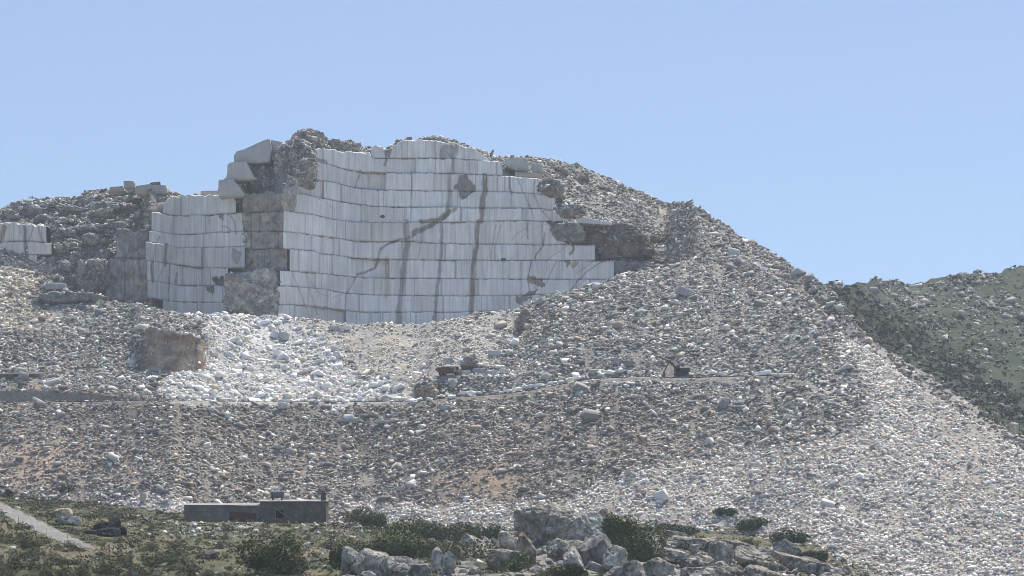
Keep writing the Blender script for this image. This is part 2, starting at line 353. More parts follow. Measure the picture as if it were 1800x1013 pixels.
# ------------------------------------------------------------------ the green hill on the right
U2 = np.arange(1350, 2301, 5.0)
v2r = interp({1350: 560, 1430: 515, 1455: 502, 1470: 500, 1490: 505, 1510: 499, 1540: 492, 1600: 496, 1620: 494, 1660: 488, 1700: 483, 1750: 479, 1780: 472, 1800: 466, 1900: 440, 2300: 380}, U2)
v2b = interp({1350: 700, 1450: 640, 1600: 760, 1800: 860, 2300: 1000}, U2)
Yb = interp({1350: 800, 1450: 850, 1600: 830, 1800: 800, 2300: 760}, U2)
z2b = zof(v2b, Yb)
Y2r = interp({1350: 860, 1450: 910, 1500: 960, 1600: 1050, 1800: 1120, 2300: 1200}, U2); z2r = zof(v2r, Y2r)
N2 = 110
T = np.concatenate([[-.4, -.2], np.linspace(0, 1, N2)])[:, None]
HY = Yb + (Y2r - Yb) * T; HZ = z2b + (z2r - z2b) * np.where(T < 0, T * .7, T)
HY = np.vstack([HY, Y2r + 8, Y2r + 250]); HZ = np.vstack([HZ, z2r - 1.5, z2r - 110])
HU = np.broadcast_to(U2, HY.shape); HX = (HU - U0) / F * HY
pn = p3(HX, HY, HZ)
HZ = HZ + (fbm(pn / 45, 71, 3) * 3.5 * np.clip(1 - np.abs(np.vstack([T, [[1]], [[1]]]) - .5) * 2, 0, 1) + fbm(pn / 10, 75, 4) * 2.8 + fbm(pn / 3, 78, 2) * 1.1)
HP = p3(HX, HY, HZ); HV = V0 - HZ / HY * F
hu = np.array(HU)
g = fbm(p3(hu / 45, HV / 30, 0 * hu), 81, 4)
HC = np.ones(hu.shape + (3,)) * np.array((.036, .054, .033))
HC = lerp(HC, .4 + 1.7 * g, (.056, .070, .042))
bd = HV - np.interp(hu, [1460, 1500, 1560, 1620, 1700, 1800], [505, 560, 605, 640, 690, 760])
HC = lerp(HC, np.clip(1.15 - np.abs(bd + 20) / 42, 0, 1) * .95, (.042, .052, .036))
HC = lerp(HC, blob(hu, HV, 1600, 515, 80, 20) * .5, (.14, .135, .115))
o = link('hills', mesh('hills', HP.reshape(-1, 3), quads(HY.shape[0], len(U2)), HC.reshape(-1, 3), True), M_scrub)
tag(o, 'dark green hill strewn with grey boulders behind the quarry', 'hill', kind='structure')

# ------------------------------------------------------------------ quarry walls: sawn marble benches
def wall(name, label, cat, plan, lines, ranges, setback, seed, stains, base=(.80, .785, .755), cuts=(), rough=0):
    root = link(name, None); root.empty_display_size = 5
    root.location = W(sum(plan) / len(plan), 580, np.mean(list(plan.values()))); inv = np.array(root.location)
    tag(root, label, cat)
    r = np.random.default_rng(seed); sb = 0
    offs = [0]
    for k in range(len(ranges) - 1, 0, -1): offs.append(offs[-1] + setback.get(k, .55))
    offs = offs[::-1]
    for k, (a, b) in enumerate(ranges):
        du = 1.3; uu = np.arange(a, b + .01, du); nr = 26
        vt, vb_ = interp(lines[k], uu), interp(lines[k + 1], uu)
        # random wire-saw panels
        cutsu = [a]
        while cutsu[-1] < b: cutsu.append(cutsu[-1] + r.choice([r.uniform(9, 20), r.uniform(20, 50), r.uniform(45, 100)]))
        cutsu = np.array(cutsu); pid = np.searchsorted(cutsu, uu, 'right')
        poff = r.normal(0, .13, len(cutsu) + 2)[pid]; ptint = r.normal(1, .030, len(cutsu) + 2)[pid]; pwarm = r.random(len(cutsu) + 2)[pid]
        groove = np.min(np.abs(uu[:, None] - cutsu[None]), 1) < .75
        ptl = r.normal(0, .016, len(cutsu) + 2)[pid]; pc_ = np.concatenate([[a], cutsu, [b]])[pid]; gsel = r.random(len(cutsu)) > .35
        groove = np.min(np.where(gsel[None], np.abs(uu[:, None] - cutsu[None]), 99), 1) < .75
        jit = fbm(p3(uu / 9, 0 * uu + k, 0 * uu), seed + 3, 3) * 1.1
        vt = vt + jit * np.where((k == 0) | ((k == 1) & (uu < 655) & (rough == 0)), 2.6, 0.8) * (1 + rough)
        t = np.linspace(0, 1, nr)[:, None]
        Yf = interp(plan, uu) + offs[k]
        UU = np.broadcast_to(uu, (nr, len(uu))); VV = vt + (vb_ - vt) * t
        depth = poff + ptl * (uu - pc_) + (groove & (r.random(len(uu)) > .15)) * .25 + .0 * t + fbm(p3(UU / 14, VV / 60, 0 * UU + k), seed + 9, 3) * .22
        chip = np.clip(fbm(p3(uu / 3.5, 0 * uu + k, 0 * uu), seed + 71, 3) * 1.6 + .55, .1, 1.3)
        depth = depth + np.exp(-((1 - t) * 20) ** 2) * .55 + np.clip(1 - t * 24 / (.4 + chip), 0, 1) * .75 * chip
        C = np.ones((nr, len(uu), 3)) * np.array(base) * ptint[None, :, None]
        C = lerp(C, (pwarm > .72) * .3 + 0 * t, (.58, .53, .45))
        st = fbm(p3(UU / 1.7, VV / 45, 0 * UU + 7), seed + 21, 3); C = C * (1 - .20 * np.clip(st, 0, 1))[..., None] * (1 + .10 * np.clip(-st, 0, 1))[..., None]
        big = fbm(p3(UU / 60, VV / 50, 0 * UU), seed + 27, 3); C = C * (1 + .10 * big)[..., None]
        drip = np.clip(fbm(p3(UU / 2.2, 0 * UU + k * 3.7, 0 * UU), seed + 33, 2) * 2.2 - .75, 0, 1) * np.clip(1.15 - t * r.uniform(.4, 1.5), 0, 1)
        C = lerp(C, drip * .62, (.25, .24, .23))
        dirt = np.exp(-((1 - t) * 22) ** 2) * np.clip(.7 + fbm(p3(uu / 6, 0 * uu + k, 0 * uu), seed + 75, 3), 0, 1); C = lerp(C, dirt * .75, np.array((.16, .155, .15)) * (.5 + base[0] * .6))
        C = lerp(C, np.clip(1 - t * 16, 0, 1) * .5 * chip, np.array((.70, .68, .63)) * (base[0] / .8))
        if rough:
            rn = fbm(p3(UU / 7, VV / 9, 0 * UU + k), seed + 81, 5, .65); depth = depth + rn * rough * 2.6; C = C * (1 + .7 * fbm(p3(UU / 10, VV / 8, 3 + 0 * UU), seed + 83, 5, .65))[..., None]
        C = lerp(C, groove * .55 + 0 * t, np.array((.30, .295, .285)) * (base[0] / .8))
        # long veins, clay filled fissures and rust stains that run through several benches
        wu, wv = UU + 1.1 * fbm(p3(UU / 11, VV / 9, 0 * UU), 5, 3), VV + 1.6 * fbm(p3(UU / 9, VV / 11, 4 + 0 * UU), 6, 3)
        for (pts, wd, col, al, dp) in stains:
            d = dpoly(pts, wu, wv) / (.82 * wd * np.clip(1 + .5 * fbm(p3(UU / 8, VV / 14, 0 * UU), int(wd * 10), 3), .35, 1.7)); w = np.clip(1.35 - d, 0, 1); w = np.clip(w * 1.8, 0, 1)
            w = w * np.clip(.95 + .9 * fbm(p3(UU / 2.0, VV / 18, 0 * UU), 13, 3), .25, 1)
            C = lerp(C, w * al, col); depth = depth + w * dp
        for (poly, col, dp) in cuts:
            w = inpoly(poly, wu + 6 * fbm(p3(UU / 5, VV / 8, 0 * UU), 8, 4, .65), wv + 6 * fbm(p3(UU / 5, VV / 8, 9 + 0 * UU), 9, 4, .65)).astype(float)
            nz = fbm(p3(UU / 5, VV / 4, 0 * UU), 12, 3)
            C = lerp(C, w * .95, np.array(col)); C = C * (1 + w * nz * .35)[..., None]; depth = depth + w * (dp + nz * .5)
        Yp = Yf + depth; X = (UU - U0) / F * Yf; Z = (V0 - VV) / F * Yf
        P = p3(X, Yp, Z)
        top = P[0].copy(); top[:, 2] += .02
        back = np.stack([p3(X[0], Yf + d, Z[0] + .15 * fbm(p3(uu / 3, 0 * uu + d, 0 * uu), seed, 2)) for d in (7.0, .9)], 0)
        tr = r.random((2, len(uu), 1)) * .12
        full = np.concatenate([back, P], 0); fc = np.concatenate([np.ones((2, len(uu), 3)) * np.array((.62, .61, .58)) * (.9 + tr), C], 0)
        # side and bottom closures
        me_v = full.reshape(-1, 3) - inv; nc = len(uu); nrr = full.shape[0]; q = quads(nrr, nc)[:, ::-1]
        bb = np.stack([X[-1], Yf + 7.0, Z[-1]], -1) - inv; nb = len(me_v); allv = np.vstack([me_v, bb]); ac = np.vstack([fc.reshape(-1, 3), np.ones((nc, 3)) * .3])
        last = (nrr - 1) * nc
        qb = np.array([(last + i, nb + i, nb + i + 1, last + i + 1) for i in range(nc - 1)])
        sides = []
        for col_ in (0, nc - 1):
            ids = [j * nc + col_ for j in range(1, nrr)]
            for j in range(len(ids) - 1): sides.append((ids[j], ids[j + 1], nb + col_, col_))
        q = np.vstack([q, qb, np.array(sides)])
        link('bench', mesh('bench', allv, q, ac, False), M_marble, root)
    return root

MAINPLAN = {470: 808, 500: 811, 560: 821.5, 600: 828.5, 640: 835, 700: 836.5, 1100: 839}
ML = [
 {545: 266, 555: 261, 565: 259, 600: 265, 640: 268, 652: 262, 660: 254, 668: 258, 676: 266, 684: 280, 690: 258, 700: 249, 715: 245, 770: 248, 800: 252, 835: 262, 862: 284},
 {545: 268, 555: 262, 565: 259, 575: 262, 590: 263, 600: 266, 640: 269, 650: 268, 655: 279, 690: 278.5, 790: 279, 860: 283, 885: 285},
 {540: 285, 560: 286, 580: 290, 600: 296, 620: 300, 640: 303, 700: 304.5, 800: 305.5, 850: 308, 900: 310, 960: 316},
 {520: 314, 555: 316, 580: 320, 600: 325, 620: 330, 675: 335, 750: 336, 850: 336.5, 900: 339, 980: 343},
 {510: 339, 540: 343, 560: 348, 591: 354, 640: 361, 660: 364, 800: 365.5, 850: 366.5, 900: 367, 950: 367, 1000: 376, 1080: 392},
 {495: 369, 553: 379, 591: 387.5, 620: 390.5, 660: 392, 800: 391.5, 850: 389.5, 900: 388.5, 930: 388, 1000: 392, 1080: 396},
 {495: 407, 553: 413.5, 591: 419, 622: 424.5, 660: 425.5, 700: 425, 727: 425, 740: 428, 800: 429, 850: 430.5, 1000: 430.5, 1070: 432},
 {492: 437, 553: 442, 556: 445.5, 591: 449, 622: 454, 660: 456, 700: 457, 800: 457.5, 900: 458.5, 1080: 458},
 {488: 475, 553: 480, 585: 483.5, 620: 487.5, 660: 489.5, 800: 490.5, 900: 491.5, 1080: 492},
 {482: 503, 510: 503.5, 540: 507, 580: 511, 605: 516, 660: 519.5, 800: 520.5, 900: 520.5, 950: 518, 1080: 516},
 {478: 536, 510: 536.5, 540: 538, 580: 543, 620: 548, 660: 549.5, 800: 549.5, 850: 547.5, 960: 546},
 {478: 585, 960: 590}]
MR = [(652, 862), (552, 884), (545, 958), (521, 976), (513, 1076), (498, 1006), (497, 1046), (509, 1080), (492, 1078), (486, 1040), (480, 960)]
BR, DG, RU = (.215, .170, .128), (.235, .228, .22), (.46, .33, .19)
ST = [([(713, 390), (716, 425), (710, 470), (704, 520), (700, 575)], 6, DG, .8, .1), ([(776, 390), (776, 440), (770, 500), (762, 575)], 3.2, DG, .75, .1), ([(724, 300), (723, 340), (722, 392)], 1.3, DG, .8, .1),
      ([(852, 308), (851, 340), (847, 366), (846, 390)], 5.5, BR, .9, .3), ([(840, 390), (838, 430), (832, 470), (830, 520), (828, 560)], 4.6, BR, .9, .3), ([(790, 306), (790, 340), (786, 372)], 4, DG, .75, .2),
      ([(805, 247), (798, 280), (796, 305)], 4, DG, .8, .3), ([(738, 390), (760, 388), (780, 383), (800, 368)], 4, BR, .85, .3), ([(790, 372), (772, 388), (750, 400), (727, 412)], 5, BR, .9, .5), ([(725, 418), (700, 422), (682, 428), (668, 438), (664, 455)], 2.2, DG, .9, .4),
      ([(664, 455), (658, 470), (640, 478), (628, 482)], 2.6, DG, .9, .3), ([(628, 480), (615, 508), (608, 517), (606, 575)], 1.5, DG, .75, .2),
      ([(514, 480), (530, 520), (545, 560)], .8, DG, .7, .05), ([(537, 480), (548, 520), (560, 560)], .7, DG, .7, .05), ([(540, 485), (560, 515), (585, 524), (605, 516)], .6, DG, .6, 0),
      ([(896, 310), (896, 330), (900, 340)], 2.2, BR, .8, .2), ([(909, 312), (918, 335), (930, 360), (940, 385)], 1.0, DG, .75, .1), ([(940, 315), (938, 340), (950, 368), (970, 390)], 1.1, DG, .7, .1),
      ([(958, 410), (955, 430), (944, 445), (940, 455)], 1.6, BR, .85, .2), ([(928, 393), (926, 405), (928, 420)], 1.1, BR, .8, .1), ([(928, 400), (910, 410), (900, 422)], .8, DG, .7, 0), ([(1008, 420), (1008, 440), (1002, 447)], 2.5, BR, .85, .3),
      ([(935, 458), (931, 475), (928, 492), (931, 512)], 1.5, DG, .85, .2), ([(1060, 458), (1030, 478), (1015, 495), (1000, 515)], 1.2, DG, .75, .05), ([(1045, 458), (1012, 482)], .8, DG, .65, 0), ([(978, 460), (968, 480), (960, 500)], .9, DG, .65, 0),
      ([(680, 455), (680, 520)], 4.5, RU, .45, 0), ([(678, 458), (677, 480)], 2, RU, .6, 0), ([(745, 395), (742, 425), (735, 455)], .8, DG, .6, 0), ([(872, 395), (866, 430), (862, 458)], .9, DG, .7, 0), ([(880, 395), (872, 430)], .7, DG, .6, 0),
      ([(633, 300), (628, 316), (622, 330)], 1.2, DG, .85, .2), ([(676, 262), (680, 280), (676, 290)], 2.2, DG, .9, .6), ([(765, 250), (766, 305)], 1.2, DG, .7, .1), ([(560, 350), (575, 358), (586, 366)], .7, DG, .6, 0), ([(585, 355), (588, 370)], .6, DG, .7, 0),
      ([(960, 458), (1000, 430), (1040, 400)], .7, DG, .5, 0), ([(905, 430), (930, 405), (960, 395)], .6, DG, .45, 0)]
CUTS = [([(808, 308), (824, 306), (826, 320), (836, 330), (822, 346), (812, 352), (806, 340), (800, 330)], (.26, .24, .225), .9), ([(925, 486), (945, 488), (958, 497), (956, 506), (940, 500), (926, 498)], (.33, .27, .22), .3),
        ([(905, 520), (925, 520), (935, 522), (918, 532), (920, 545), (908, 534)], (.28, .24, .21), .3), ([(926, 513), (948, 510), (940, 517), (925, 520)], (.25, .24, .24), .5), ([(990, 459), (1002, 459), (998, 472)], (.30, .25, .2), .4), ([(1000, 460), (1018, 460), (1008, 472)], (.50, .38, .26), 0),
        ([(960, 388), (1000, 388), (1012, 400), (1000, 432), (990, 420), (975, 405)], (.22, .205, .19), 1.2), ([(950, 518), (985, 516), (985, 545), (950, 545)], (.33, .29, .24), .2), ([(774, 256), (798, 256), (797, 279), (774, 279)], (.44, .43, .41), .6),
        ([(556, 275), (575, 282), (574, 290), (562, 287)], (.40, .34, .27), .3)]
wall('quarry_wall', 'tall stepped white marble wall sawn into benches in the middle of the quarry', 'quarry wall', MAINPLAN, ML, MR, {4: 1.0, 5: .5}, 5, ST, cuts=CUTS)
LEFTPLAN = {255: 818, 280: 825, 313: 834, 345: 833, 432: 823}
LL = [{262: 374, 285: 360, 298: 347, 330: 343.5, 405: 343, 420: 360}, {258: 372, 285: 375, 313: 380.5, 350: 379, 380: 378, 434: 374}, {258: 404, 268: 406, 313: 413.5, 350: 412, 380: 409.5, 434: 407}, {255: 424, 290: 430, 313: 437, 350: 436, 434: 434},
      {255: 458, 275: 461, 313: 466, 340: 471, 370: 472, 420: 472}, {255: 493, 290: 498, 313: 502, 400: 504}, {255: 523, 290: 528, 313: 531, 400: 533}, {255: 570, 400: 570}]
LR = [(286, 416), (266, 428), (262, 432), (256, 432), (258, 402), (259, 400), (286, 400)]
LST = [([(280, 415), (272, 440), (268, 462)], 1.2, DG, .8, .3), ([(293, 430), (289, 466)], 3, BR, .8, .5), ([(268, 462), (269, 495)], 3.5, BR, .8, .4), ([(298, 465), (297, 500), (296, 530)], 1.6, DG, .8, .3), ([(310, 480), (309, 497)], 2.4, (.3, .2, .16), .8, .3),
       ([(405, 380), (413, 390), (415, 412)], 1.6, DG, .8, .2), ([(390, 398), (400, 400), (407, 406)], 1.0, DG, .8, .2), ([(367, 385), (368, 395)], .8, DG, .8, .1), ([(326, 400), (326, 412)], .8, DG, .8, .2), ([(290, 465), (278, 490)], 1, DG, .6, .1)]
LCUT = [([(373, 488), (392, 488), (393, 502), (380, 502), (374, 496)], (.15, .145, .14), 1.6), ([(360, 503), (376, 503), (376, 518), (366, 512)], (.2, .185, .17), .8), ([(382, 378), (394, 378), (392, 386)], (.28, .26, .24), .6), ([(408, 440), (424, 444), (420, 468), (408, 462)], (.40, .38, .36), .4)]
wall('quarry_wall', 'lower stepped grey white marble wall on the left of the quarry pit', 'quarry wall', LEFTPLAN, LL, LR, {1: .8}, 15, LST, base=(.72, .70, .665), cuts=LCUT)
FL = [{-40: 392, 0: 391, 30: 391, 31: 394, 60: 393, 61: 397, 84: 399}, {-40: 424, 0: 426, 45: 425, 90: 428}, {-40: 450, 40: 448, 90: 448}, {-40: 480, 95: 480}]
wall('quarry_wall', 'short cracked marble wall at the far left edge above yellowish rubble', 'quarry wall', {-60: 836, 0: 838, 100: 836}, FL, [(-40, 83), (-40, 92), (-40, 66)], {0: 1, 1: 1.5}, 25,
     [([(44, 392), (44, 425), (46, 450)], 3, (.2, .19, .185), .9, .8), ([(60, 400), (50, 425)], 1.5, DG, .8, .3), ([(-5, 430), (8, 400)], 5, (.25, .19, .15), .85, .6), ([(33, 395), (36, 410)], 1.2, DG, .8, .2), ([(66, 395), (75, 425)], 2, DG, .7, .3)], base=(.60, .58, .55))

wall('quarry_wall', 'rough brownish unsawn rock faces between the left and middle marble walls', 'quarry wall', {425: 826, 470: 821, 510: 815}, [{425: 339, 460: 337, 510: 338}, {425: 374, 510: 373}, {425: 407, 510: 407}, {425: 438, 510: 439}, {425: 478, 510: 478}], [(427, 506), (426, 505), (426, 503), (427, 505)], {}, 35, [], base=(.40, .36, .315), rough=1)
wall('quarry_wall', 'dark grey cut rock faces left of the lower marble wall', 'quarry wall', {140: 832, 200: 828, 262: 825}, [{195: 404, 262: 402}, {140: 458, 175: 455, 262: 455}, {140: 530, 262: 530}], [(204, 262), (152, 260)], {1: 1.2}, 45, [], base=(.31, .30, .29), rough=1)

# ------------------------------------------------------------------ rocks
def ico(sub):
    bm = bmesh.new(); bmesh.ops.create_icosphere(bm, subdivisions=sub, radius=1); bm.verts.ensure_lookup_table()
    V = np.array([v.co[:] for v in bm.verts]); Fc = np.array([[v.index for v in f.verts] for f in bm.faces]); bm.free(); return V, Fc
ICO = {k: ico(k) for k in (2, 3, 4, 5, 6)}
def rock_shape(dims, seed, sub=5, box=.5, ncut=12, amp=.16, ridg=.0, fs=2.2):
    V, Fc = ICO[sub]; V = V.copy(); r = np.random.default_rng(seed)
    m = np.max(np.abs(V), 1, keepdims=True); V = V * (1 - box) + (V / m) * box * .9
    for k in range(ncut):
        n = r.normal(size=3); n /= np.linalg.norm(n); d = r.uniform(.55, .92); s = V @ n - d; V = V - np.clip(s, 0, None)[:, None] * n
    D = V / (np.linalg.norm(V, axis=1, keepdims=True) + 1e-9)
    sc = np.array(dims) / max(dims); Q = V * sc
    f = fbm(Q * fs * 1.3 + seed * 3.1, seed, 6, .62)
    f = f * .55 + .45 * np.floor(f * 5 + .5) / 5                       # broken, stepped faces
    ck = np.abs(fbm(Q * fs * 1.1 * np.array((1, 1, .6)) - seed * 1.7, seed + 9, 4, .6)); f = f - .55 * np.exp(-(ck / .05) ** 2)   # open joints
    if ridg: f = f * (1 - ridg) - ridg * np.abs(fbm(V * np.array((1.2, 1.2, .35)) * fs * 1.6 + seed, seed + 5, 4)) * 1.6
    V = V + D * (f * amp)[:, None]
    lo, hi = V.min(0), V.max(0); V = (V - (lo + hi) / 2) / (hi - lo) * 2
    return V * (np.array(dims) / 2), Fc
def rock_col(V, seed, c1, c2, stain=None):
    n = fbm(V * .6 + seed, seed + 40, 6, .7); w = np.clip(.5 + 1.9 * n, 0, 1)[:, None]
    c = np.array(c1) * (1 - w) * .85 + np.array(c2) * 1.1 * w
    if stain is not None:
        s = np.clip(fbm(V * .3 - seed, seed + 60, 3) * 2.2 - .2, 0, 1)[:, None] * .8; c = c * (1 - s) + np.array(stain) * s
    return c
RUBP = []
def rock(name, label, cat, u, v, w, h, Y, depth=None, seed=1, c1=(.3, .29, .28), c2=(.4, .385, .36), stain=None, sub=5, box=.5, ncut=12, amp=.16, ridg=0, rot=0, group=None, fs=2.2, lean=0, rub=.5):
    "u, v = middle of the outline on the photograph, w x h its size there; Y the true distance"
    if Y is None: q = hit(u, v + h * .38); Y = q.y - (depth or 8) * .05
    wm, hm = w / F * Y, h / F * Y; dm = depth or (wm + hm) / 2
    V, Fc = rock_shape((wm, dm, hm), seed, sub, box, ncut, amp, ridg, fs)
    C = rock_col(V, seed, c1, c2, stain)
    o = link(name, mesh(name, V, Fc, C, False), M_rock); p = W(u, v, Y); p.y += dm * .3; o.location = p; o.rotation_euler = (0, math.radians(lean), rot)
    if name == 'rock_outcrop' and rub:
        Mx = Matrix.Rotation(math.radians(lean), 3, 'Y'); a_, b_, c_ = (V[Fc[:, i]] for i in range(3)); nn = np.cross(b_ - a_, c_ - a_); ar = np.linalg.norm(nn, axis=1) / 2; nz = nn[:, 2] / (ar * 2 + 1e-9)
        w_ = ar * np.clip((nz - .12) * 2.2, 0, 1) * ((a_[:, 1] < dm * .3)); n = int(w_.sum() * rub)
        if n:
            g = np.random.default_rng(seed + 900); i = g.choice(len(w_), n, p=w_ / w_.sum()); q = (a_[i] + b_[i] + c_[i]) / 3
            RUBP.append(q @ np.array(Mx).T + np.array(p))
    return tag(o, label, cat, group)
GR1, GR2 = (.235, .228, .22), (.34, .325, .305)
OUT = 'rock_outcrop'
rock(OUT, 'brown grey rock pillar left standing in front of the white walls', 'rock outcrop', 442, 525, 98, 92, 806, 14, 3, (.30, .265, .225), (.46, .42, .375), (.33, .24, .18), sub=6, box=.85, ncut=5, amp=.15, ridg=.3, fs=3)
rock(OUT, 'rubbly cap of rock on top of the brown rock pillar', 'rock outcrop', 442, 492, 92, 44, 808, 12, 4, (.33, .31, .28), (.52, .50, .47), None, box=.6, ncut=9, amp=.20, ridg=.5)
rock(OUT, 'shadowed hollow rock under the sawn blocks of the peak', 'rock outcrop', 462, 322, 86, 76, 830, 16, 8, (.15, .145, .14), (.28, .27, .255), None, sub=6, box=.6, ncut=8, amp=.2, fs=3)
rock(OUT, 'jagged brown summit rock at the highest point of the quarry', 'rock outcrop', 541, 254, 74, 64, 838, 16, 9, (.24, .21, .18), (.42, .385, .345), (.32, .25, .185), sub=6, box=.15, ncut=6, amp=.42, ridg=.8, fs=3)
rock(OUT, 'steep rubbly rib of rock falling from the summit', 'rock outcrop', 518, 298, 80, 116, 822, 14, 10, (.24, .215, .19), (.46, .43, .39), (.33, .27, .21), sub=6, box=.25, ncut=4, amp=.40, ridg=.8, fs=3, rub=2.5)
rock(OUT, 'grey rock wedge at the foot of the summit rib beside the marble wall', 'rock outcrop', 508, 340, 30, 66, 805, 6, 11, (.36, .34, .31), (.44, .425, .40), None, box=.5, amp=.16)
rock(OUT, 'broken brown rock lapping over the upper left end of the tall wall', 'rock outcrop', 537, 306, 40, 56, 812, 6, 111, (.26, .225, .19), (.46, .425, .38), (.34, .27, .20), sub=6, box=.3, ncut=5, amp=.36, ridg=.7, fs=3, rub=1.5)
rock(OUT, 'rough rock ridge just right of the summit', 'rock outcrop', 600, 258, 70, 26, 846, 8, 12, (.28, .265, .245), (.38, .36, .335), None, box=.5, amp=.26, ridg=.5)
rock(OUT, 'low rocky crest above the right part of the white wall', 'rock outcrop', 770, 247, 70, 14, 848, 8, 13, (.25, .24, .23), (.36, .34, .315), None, box=.5, amp=.26, ridg=.4)
rock(OUT, 'small rocky hump on the crest left of the wide white bench', 'rock outcrop', 704, 252, 22, 18, 846, 6, 14, (.27, .255, .24), (.36, .345, .32), None, box=.4, amp=.26)
rock(OUT, 'large dark brown cave like cliff right of the white wall', 'rock outcrop', 1078, 428, 158, 78, 850, 26, 16, (.15, .125, .105), (.27, .225, .185), (.31, .25, .20), sub=6, box=.6, ncut=5, amp=.24, ridg=.5, fs=2.6, rub=.5)
rock(OUT, 'grey rubbly spur overhanging the right end of the white wall', 'rock outcrop', 1000, 407, 62, 38, 839, 8, 17, (.24, .235, .225), (.38, .365, .34), None, box=.35, ncut=10, amp=.24, ridg=.3)
rock(OUT, 'dark rock ledge behind the top of the right rubble mound', 'rock outcrop', 1140, 474, 130, 36, 842, 10, 18, (.19, .18, .17), (.30, .285, .265), (.25, .21, .17), sub=6, box=.7, ncut=5, amp=.18, ridg=.4)
rock(OUT, 'dark crumbling bank at the right edge of the pit', 'rock outcrop', 918, 563, 22, 52, None, 6, 19, (.21, .185, .16), (.30, .265, .23), None, box=.6, amp=.2, lean=18)
rock(OUT, 'reddish broken bank below the truck', 'rock outcrop', 748, 684, 44, 50, None, 14, 22, (.32, .265, .215), (.46, .395, .33), (.30, .22, .165), box=.7, amp=.22, ridg=.3)
rock(OUT, 'brown rock stump right behind the truck', 'rock outcrop', 826, 640, 34, 32, None, 6, 23, (.21, .175, .15), (.33, .28, .24), None, box=.5, amp=.2, ridg=.3, lean=-20)
rock(OUT, 'rough shaded rock face left of the tall grey one', 'rock outcrop', 162, 488, 66, 70, 824, 14, 25, (.16, .15, .14), (.33, .305, .275), None, sub=6, box=.6, ncut=6, amp=.3, ridg=.6, fs=3)
rock(OUT, 'dark earthy bank on the left above the rubble slope', 'rock outcrop', 125, 526, 130, 24, None, 8, 26, (.17, .155, .135), (.27, .245, .215), None, sub=6, box=.6, amp=.2, ridg=.3)
rock(OUT, 'ribbed grey rock knob on the left skyline hill', 'rock outcrop', 52, 372, 74, 36, None, 14, 28, (.25, .245, .24), (.36, .35, .335), None, box=.5, amp=.2, ridg=.6)
rock(OUT, 'grey rock band below the stacked blocks on the left skyline', 'rock outcrop', 200, 366, 90, 24, None, 10, 29, (.23, .225, .22), (.36, .35, .33), None, box=.6, amp=.22, ridg=.6)
rock(OUT, 'dark striped rock corner below the right end of the skyline ledge', 'rock outcrop', 280, 362, 38, 34, 846, 10, 30, (.22, .215, .21), (.34, .33, .315), None, box=.7, ncut=5, amp=.12, ridg=.5)
rock(OUT, 'rocky band in the middle of the left hill', 'rock outcrop', 130, 372, 70, 22, None, 10, 31, (.25, .245, .235), (.36, .345, .325), None, box=.5, amp=.25, ridg=.5)
rock(OUT, 'dark rock band under the ledge at mid height of the left hill', 'rock outcrop', 150, 404, 100, 26, None, 10, 32, (.19, .18, .165), (.33, .305, .275), None, sub=6, box=.5, amp=.24, ridg=.4)
rock(OUT, 'grey rock cluster at the saddle between the two hills', 'rock outcrop', 1468, 504, 34, 22, 905, 8, 33, (.25, .24, .23), (.36, .34, .32), None, box=.3, amp=.22)

rock(OUT, 'broken brown rock swallowing the upper right end of the white wall', 'rock outcrop', 968, 330, 46, 34, 832, 7, 401, (.25, .22, .19), (.46, .425, .38), (.34, .28, .21), sub=6, box=.35, ncut=5, amp=.36, ridg=.6, fs=3, rub=1)
rock(OUT, 'rubbly rock where the ledge half way up the wall ends on the right', 'rock outcrop', 1004, 371, 56, 26, 831, 7, 402, (.25, .225, .20), (.50, .47, .43), None, sub=6, box=.35, ncut=5, amp=.36, ridg=.6, fs=3, rub=1)
cr_ = np.random.default_rng(77)
for k, (u, v, w, h) in enumerate([(18, 380, 40, 18), (92, 362, 46, 16), (150, 356, 40, 18), (178, 376, 44, 18), (112, 388, 44, 16), (232, 352, 36, 18), (250, 378, 34, 24), (70, 384, 30, 14), (205, 398, 44, 18), (118, 412, 40, 22), (165, 424, 46, 26), (104, 436, 34, 22), (140, 452, 44, 24), (188, 446, 32, 26), (112, 470, 36, 26), (100, 495, 34, 20), (245, 404, 24, 22), (1020, 312, 34, 12), (985, 300, 30, 12), (1060, 330, 30, 12), (905, 318, 40, 10), (870, 288, 34, 12), (975, 345, 40, 16), (1000, 362, 40, 18), (1150, 420, 50, 16), (1170, 458, 50, 14)]):
    lf = u < 600
    rock(OUT, 'rough broken crag among the rubble of the rocky left hill' if lf else 'rough broken brown crag among the rubble of the right shoulder', 'rock outcrop', u, v, w, h, None, 9, 300 + k, (.20, .188, .172) if lf else (.24, .21, .18), (.42, .40, .37) if lf else (.44, .40, .35), None, box=.45, ncut=6, amp=.34, ridg=.55, fs=2.8, rub=.5, group='crags of the left hill' if lf else 'crags of the right shoulder', lean=cr_.uniform(-15, 15))

